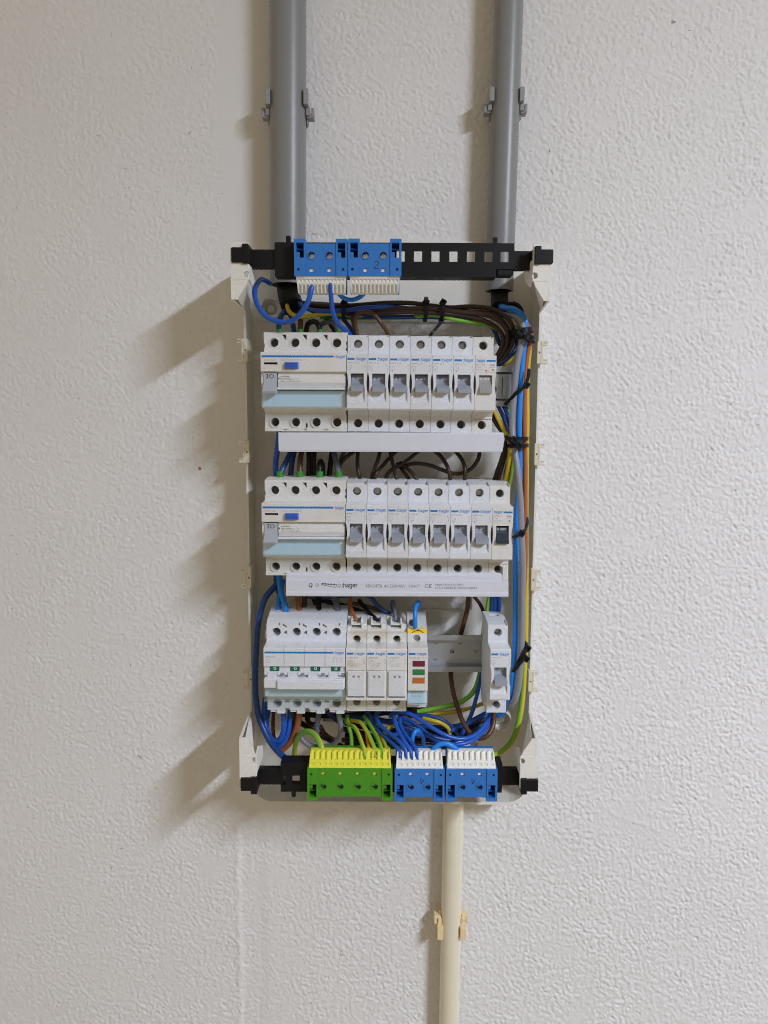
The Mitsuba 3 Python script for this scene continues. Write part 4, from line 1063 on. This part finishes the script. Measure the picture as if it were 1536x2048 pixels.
wire(B, 1.95, [(800, 1436, 50), (820, 1442, 56), (845, 1460, 66), (866, 1477, 74), (890, 1487, 80), (915, 1489, 82), (940, 1483, 78), (960, 1470, 70), (976, 1450, 60), (986, 1425, 52)], "blue wire sweeping in a long lower arc up to the lone breaker")
wire(DB, 1.9, [(800, 1428, 44), (840, 1430, 48), (870, 1434, 50), (892, 1444, 50), (908, 1458, 48), (918, 1472, 44)], "dark blue wire behind the long blue arcs")
wire(DB, 2.0, [(740, 1446, 38), (790, 1442, 42), (840, 1452, 44), (890, 1454, 44), (940, 1446, 42), (975, 1430, 38)], "dark blue wire running across behind the bottom bundle")
wire(B, 1.9, [(770, 1474, 58), (795, 1468, 58), (815, 1466, 54), (840, 1470, 48)], "blue wire crossing behind the four plugged blue wires")
wire(BB, 2.0, [(824, 1492, 76), (825, 1474, 76), (832, 1461, 74), (842, 1464, 70), (847, 1480, 66), (848, 1505, 62)], "blue wire standing in a narrow arch over the white comb")
wire(BB, 2.2, [(862, 1508, 92), (868, 1496, 92), (882, 1488, 92), (897, 1488, 92), (910, 1496, 92), (918, 1506, 92)], "pale blue bridge arching between the two white combs")
wire(B, 1.9, [(968, 1325, 28), (962, 1355, 32), (954, 1390, 40), (944, 1425, 46), (932, 1452, 50), (918, 1478, 52)], "blue wire slanting down beside the thick brown loop")
wire(B, 1.9, [(900, 1462, 50), (930, 1448, 48), (960, 1432, 44), (985, 1420, 40)], "blue wire rising to the right behind the brown loop")
wire(YY, 1.8, [(966, 1340, 26), (956, 1365, 30), (944, 1385, 32), (928, 1402, 34), (900, 1414, 36)], "yellow striped wire slanting left under the bare rail")
wire(YY, 1.8, [(970, 1405, 36), (945, 1415, 38), (905, 1424, 40), (870, 1428, 40), (840, 1434, 42)], "yellow striped wire running level above the blue arcs")
wire(YY, 1.8, [(845, 1436, 50), (866, 1441, 54), (882, 1446, 54), (896, 1456, 52), (900, 1470, 46)], "yellow wire nested between the blue arcs")
wire(YY, 1.9, [(768, 1464, 56), (778, 1456, 58), (790, 1450, 56), (800, 1444, 50)], "short yellow wire showing between plugged blue wires")
wire(BK, 2.6, [(600, 1428, 24), (660, 1432, 24), (730, 1428, 26), (800, 1424, 26), (850, 1420, 26)], "black cable lying deep behind the bottom row")
wire(BK, 2.4, [(690, 1470, 26), (750, 1474, 28), (830, 1480, 30), (900, 1474, 30), (950, 1462, 28)], "black cable lying deep behind the blue arcs")
wire(BK, 2.5, [(690, 1446, 34), (740, 1456, 36), (800, 1462, 36), (860, 1470, 36), (905, 1462, 34)], "black wire deep behind the plugged blue wires, upper strand")
wire(BK, 2.5, [(686, 1458, 34), (730, 1468, 40), (780, 1484, 44), (840, 1490, 44), (890, 1494, 40)], "black wire deep behind the plugged blue wires, middle strand")
wire(BK, 2.5, [(690, 1490, 40), (740, 1492, 44), (800, 1494, 48), (856, 1500, 48)], "black wire deep behind the combs, lowest strand")
wire(DB, 2.5, [(700, 1436, 36), (760, 1440, 38), (812, 1456, 42), (866, 1474, 46), (905, 1480, 44), (945, 1466, 40)], "dark blue wire sinking under the long blue arcs")
wire(DBR, 2.5, [(684, 1480, 32), (730, 1482, 36), (790, 1476, 36), (850, 1466, 36), (900, 1450, 34)], "dark brown wire crossing deep behind the bottom bundle")
wire(BK, 2.5, [(850, 1456, 38), (890, 1462, 40), (925, 1460, 40), (960, 1444, 38), (985, 1428, 34)], "black wire deep behind the thick brown loop")
wire(DB, 2.5, [(860, 1486, 40), (895, 1474, 42), (930, 1470, 42), (962, 1450, 40)], "dark blue wire tucked under the lower blue arc")
wire(DB, 2.5, [(694, 1432, 42), (716, 1438, 44), (735, 1436, 46), (756, 1432, 44)], "dark blue wire just under the fuse holders")
wire(BK, 2.5, [(596, 1442, 30), (640, 1470, 30), (690, 1496, 34)], "black wire slanting behind the grey loops")
wire(DB, 2.2, [(850, 1495, 34), (885, 1478, 34), (920, 1462, 34), (960, 1440, 34)], "dark blue wire deep in the lower right bundle")
wire(GR, 1.6, [(935, 1508, 10), (952, 1490, 8), (948, 1478, 8), (938, 1466, 8)], "thin grey wire lying on the back panel near the right blocks")
sheath("cable_sheath", "black sheath end under the indicator module", [(822, 1398, 46), (823, 1412, 46), (824, 1430, 44)], 5.0)

# ------------------------------------------------------------------ cable ties
def tie(label, loop=None, head=None, tail=None, w=3.2):
    """loop: (centre px, py, d, half height in mm, half depth in mm, axis) ; head: (px, py, d, size) ; tail: points"""
    k = thing("cable_tie", label, "cable tie", "black cable ties on the bundles")
    if loop:
        px, py, d, a, b, ang = loop
        c = at(px, py, d)
        e = np.array([math.cos(math.radians(ang)), 0, math.sin(math.radians(ang))])
        ts = np.linspace(0, 2 * math.pi, 33)
        path = np.stack([c + e * a * math.cos(t) + np.array([0, 1, 0]) * b * math.sin(t) for t in ts])
        n = np.cross(e, [0, 1, 0])
        start = (e * 1.0)
        put(k, "strap", shape(sweep(path, ribbon(w, 1.2), start=start), "black_plastic"))
    if tail:
        pts = np.array([at(*q) for q in tail])
        p = spline(pts)
        put(k, "tail", shape(sweep(p, ribbon(w * 0.85, 1.2), start=[0, 1, 0]), "black_plastic"))
    if head:
        px, py, d, s = head
        c = at(px, py, d)
        hm = cut(cb(-s, s, -s * 0.8, s * 0.8, -s, s, 0.5), [bx(-s * 0.45, s * 0.45, s * 0.2, s * 2, -s * 0.5, s * 0.5)])
        put(k, "head", shape(hm, "black_plastic"), tuple(c), 35)
    return k


tie("black cable tie round the upper bundle near its left end", loop=(688, 621, 48, 9.2, 12, 90), head=(688, 606, 60, 2.6))
tie("short black cable tie round the upper bundle, left of the tailed one", loop=(851, 619, 46, 10.2, 12, 88), head=(852, 604, 50, 2.6))
tie("black cable tie round the upper bundle with a tail to the top row", loop=(884, 622, 48, 9.2, 14, 84), head=(886, 605, 58, 2.6), tail=[(886, 640, 52), (876, 652, 56), (864, 666, 60), (855, 678, 58)])
tie("upper black cable tie bunching wires at the top right bend", loop=(1043, 664, 52, 9.6, 17, 8), head=(1041, 664, 71, 3.0), w=3.8)
tie("lower black cable tie bunching wires at the top right bend", loop=(1046, 679, 52, 10.0, 17, -6), head=(1058, 676, 66, 3.2), w=3.8)
tie("black cable tie strung diagonally to the top rail end", tail=[(1010, 809, 46), (1022, 797, 62), (1036, 783, 70), (1050, 772, 68), (1056, 755, 66), (1058, 738, 64)], head=(1053, 770, 68, 2.6))
tie("upper black cable tie on the right-hand bundle beside the top busbar", loop=(1033, 877, 56, 9.8, 14, 0), head=(1028, 880, 72, 2.8))
tie("lower black cable tie on the right-hand bundle beside the top busbar", loop=(1036, 891, 56, 8.6, 14, 2), head=(1038, 892, 72, 2.8), tail=[(1012, 872, 58), (1022, 884, 68), (1034, 892, 72)])
tie("black cable tie slanting over the grey and orange wires beside the middle row", tail=[(1026, 1075, 60), (1034, 1072, 68), (1043, 1067, 75), (1051, 1058, 70), (1055, 1045, 64), (1055, 1036, 60)], head=(1043, 1067, 75, 2.6))
tie("upper black cable tie on the right bundle beside the lone breaker", tail=[(1030, 1338, 62), (1038, 1322, 70), (1048, 1306, 72), (1054, 1296, 68), (1052, 1284, 62)], head=(1055, 1296, 68, 2.7), w=4.2)
tie("lower black cable tie on the right bundle beside the lone breaker", tail=[(1026, 1344, 60), (1036, 1330, 69), (1046, 1318, 72), (1053, 1316, 68)], head=(1052, 1317, 69, 2.7), w=4.2)
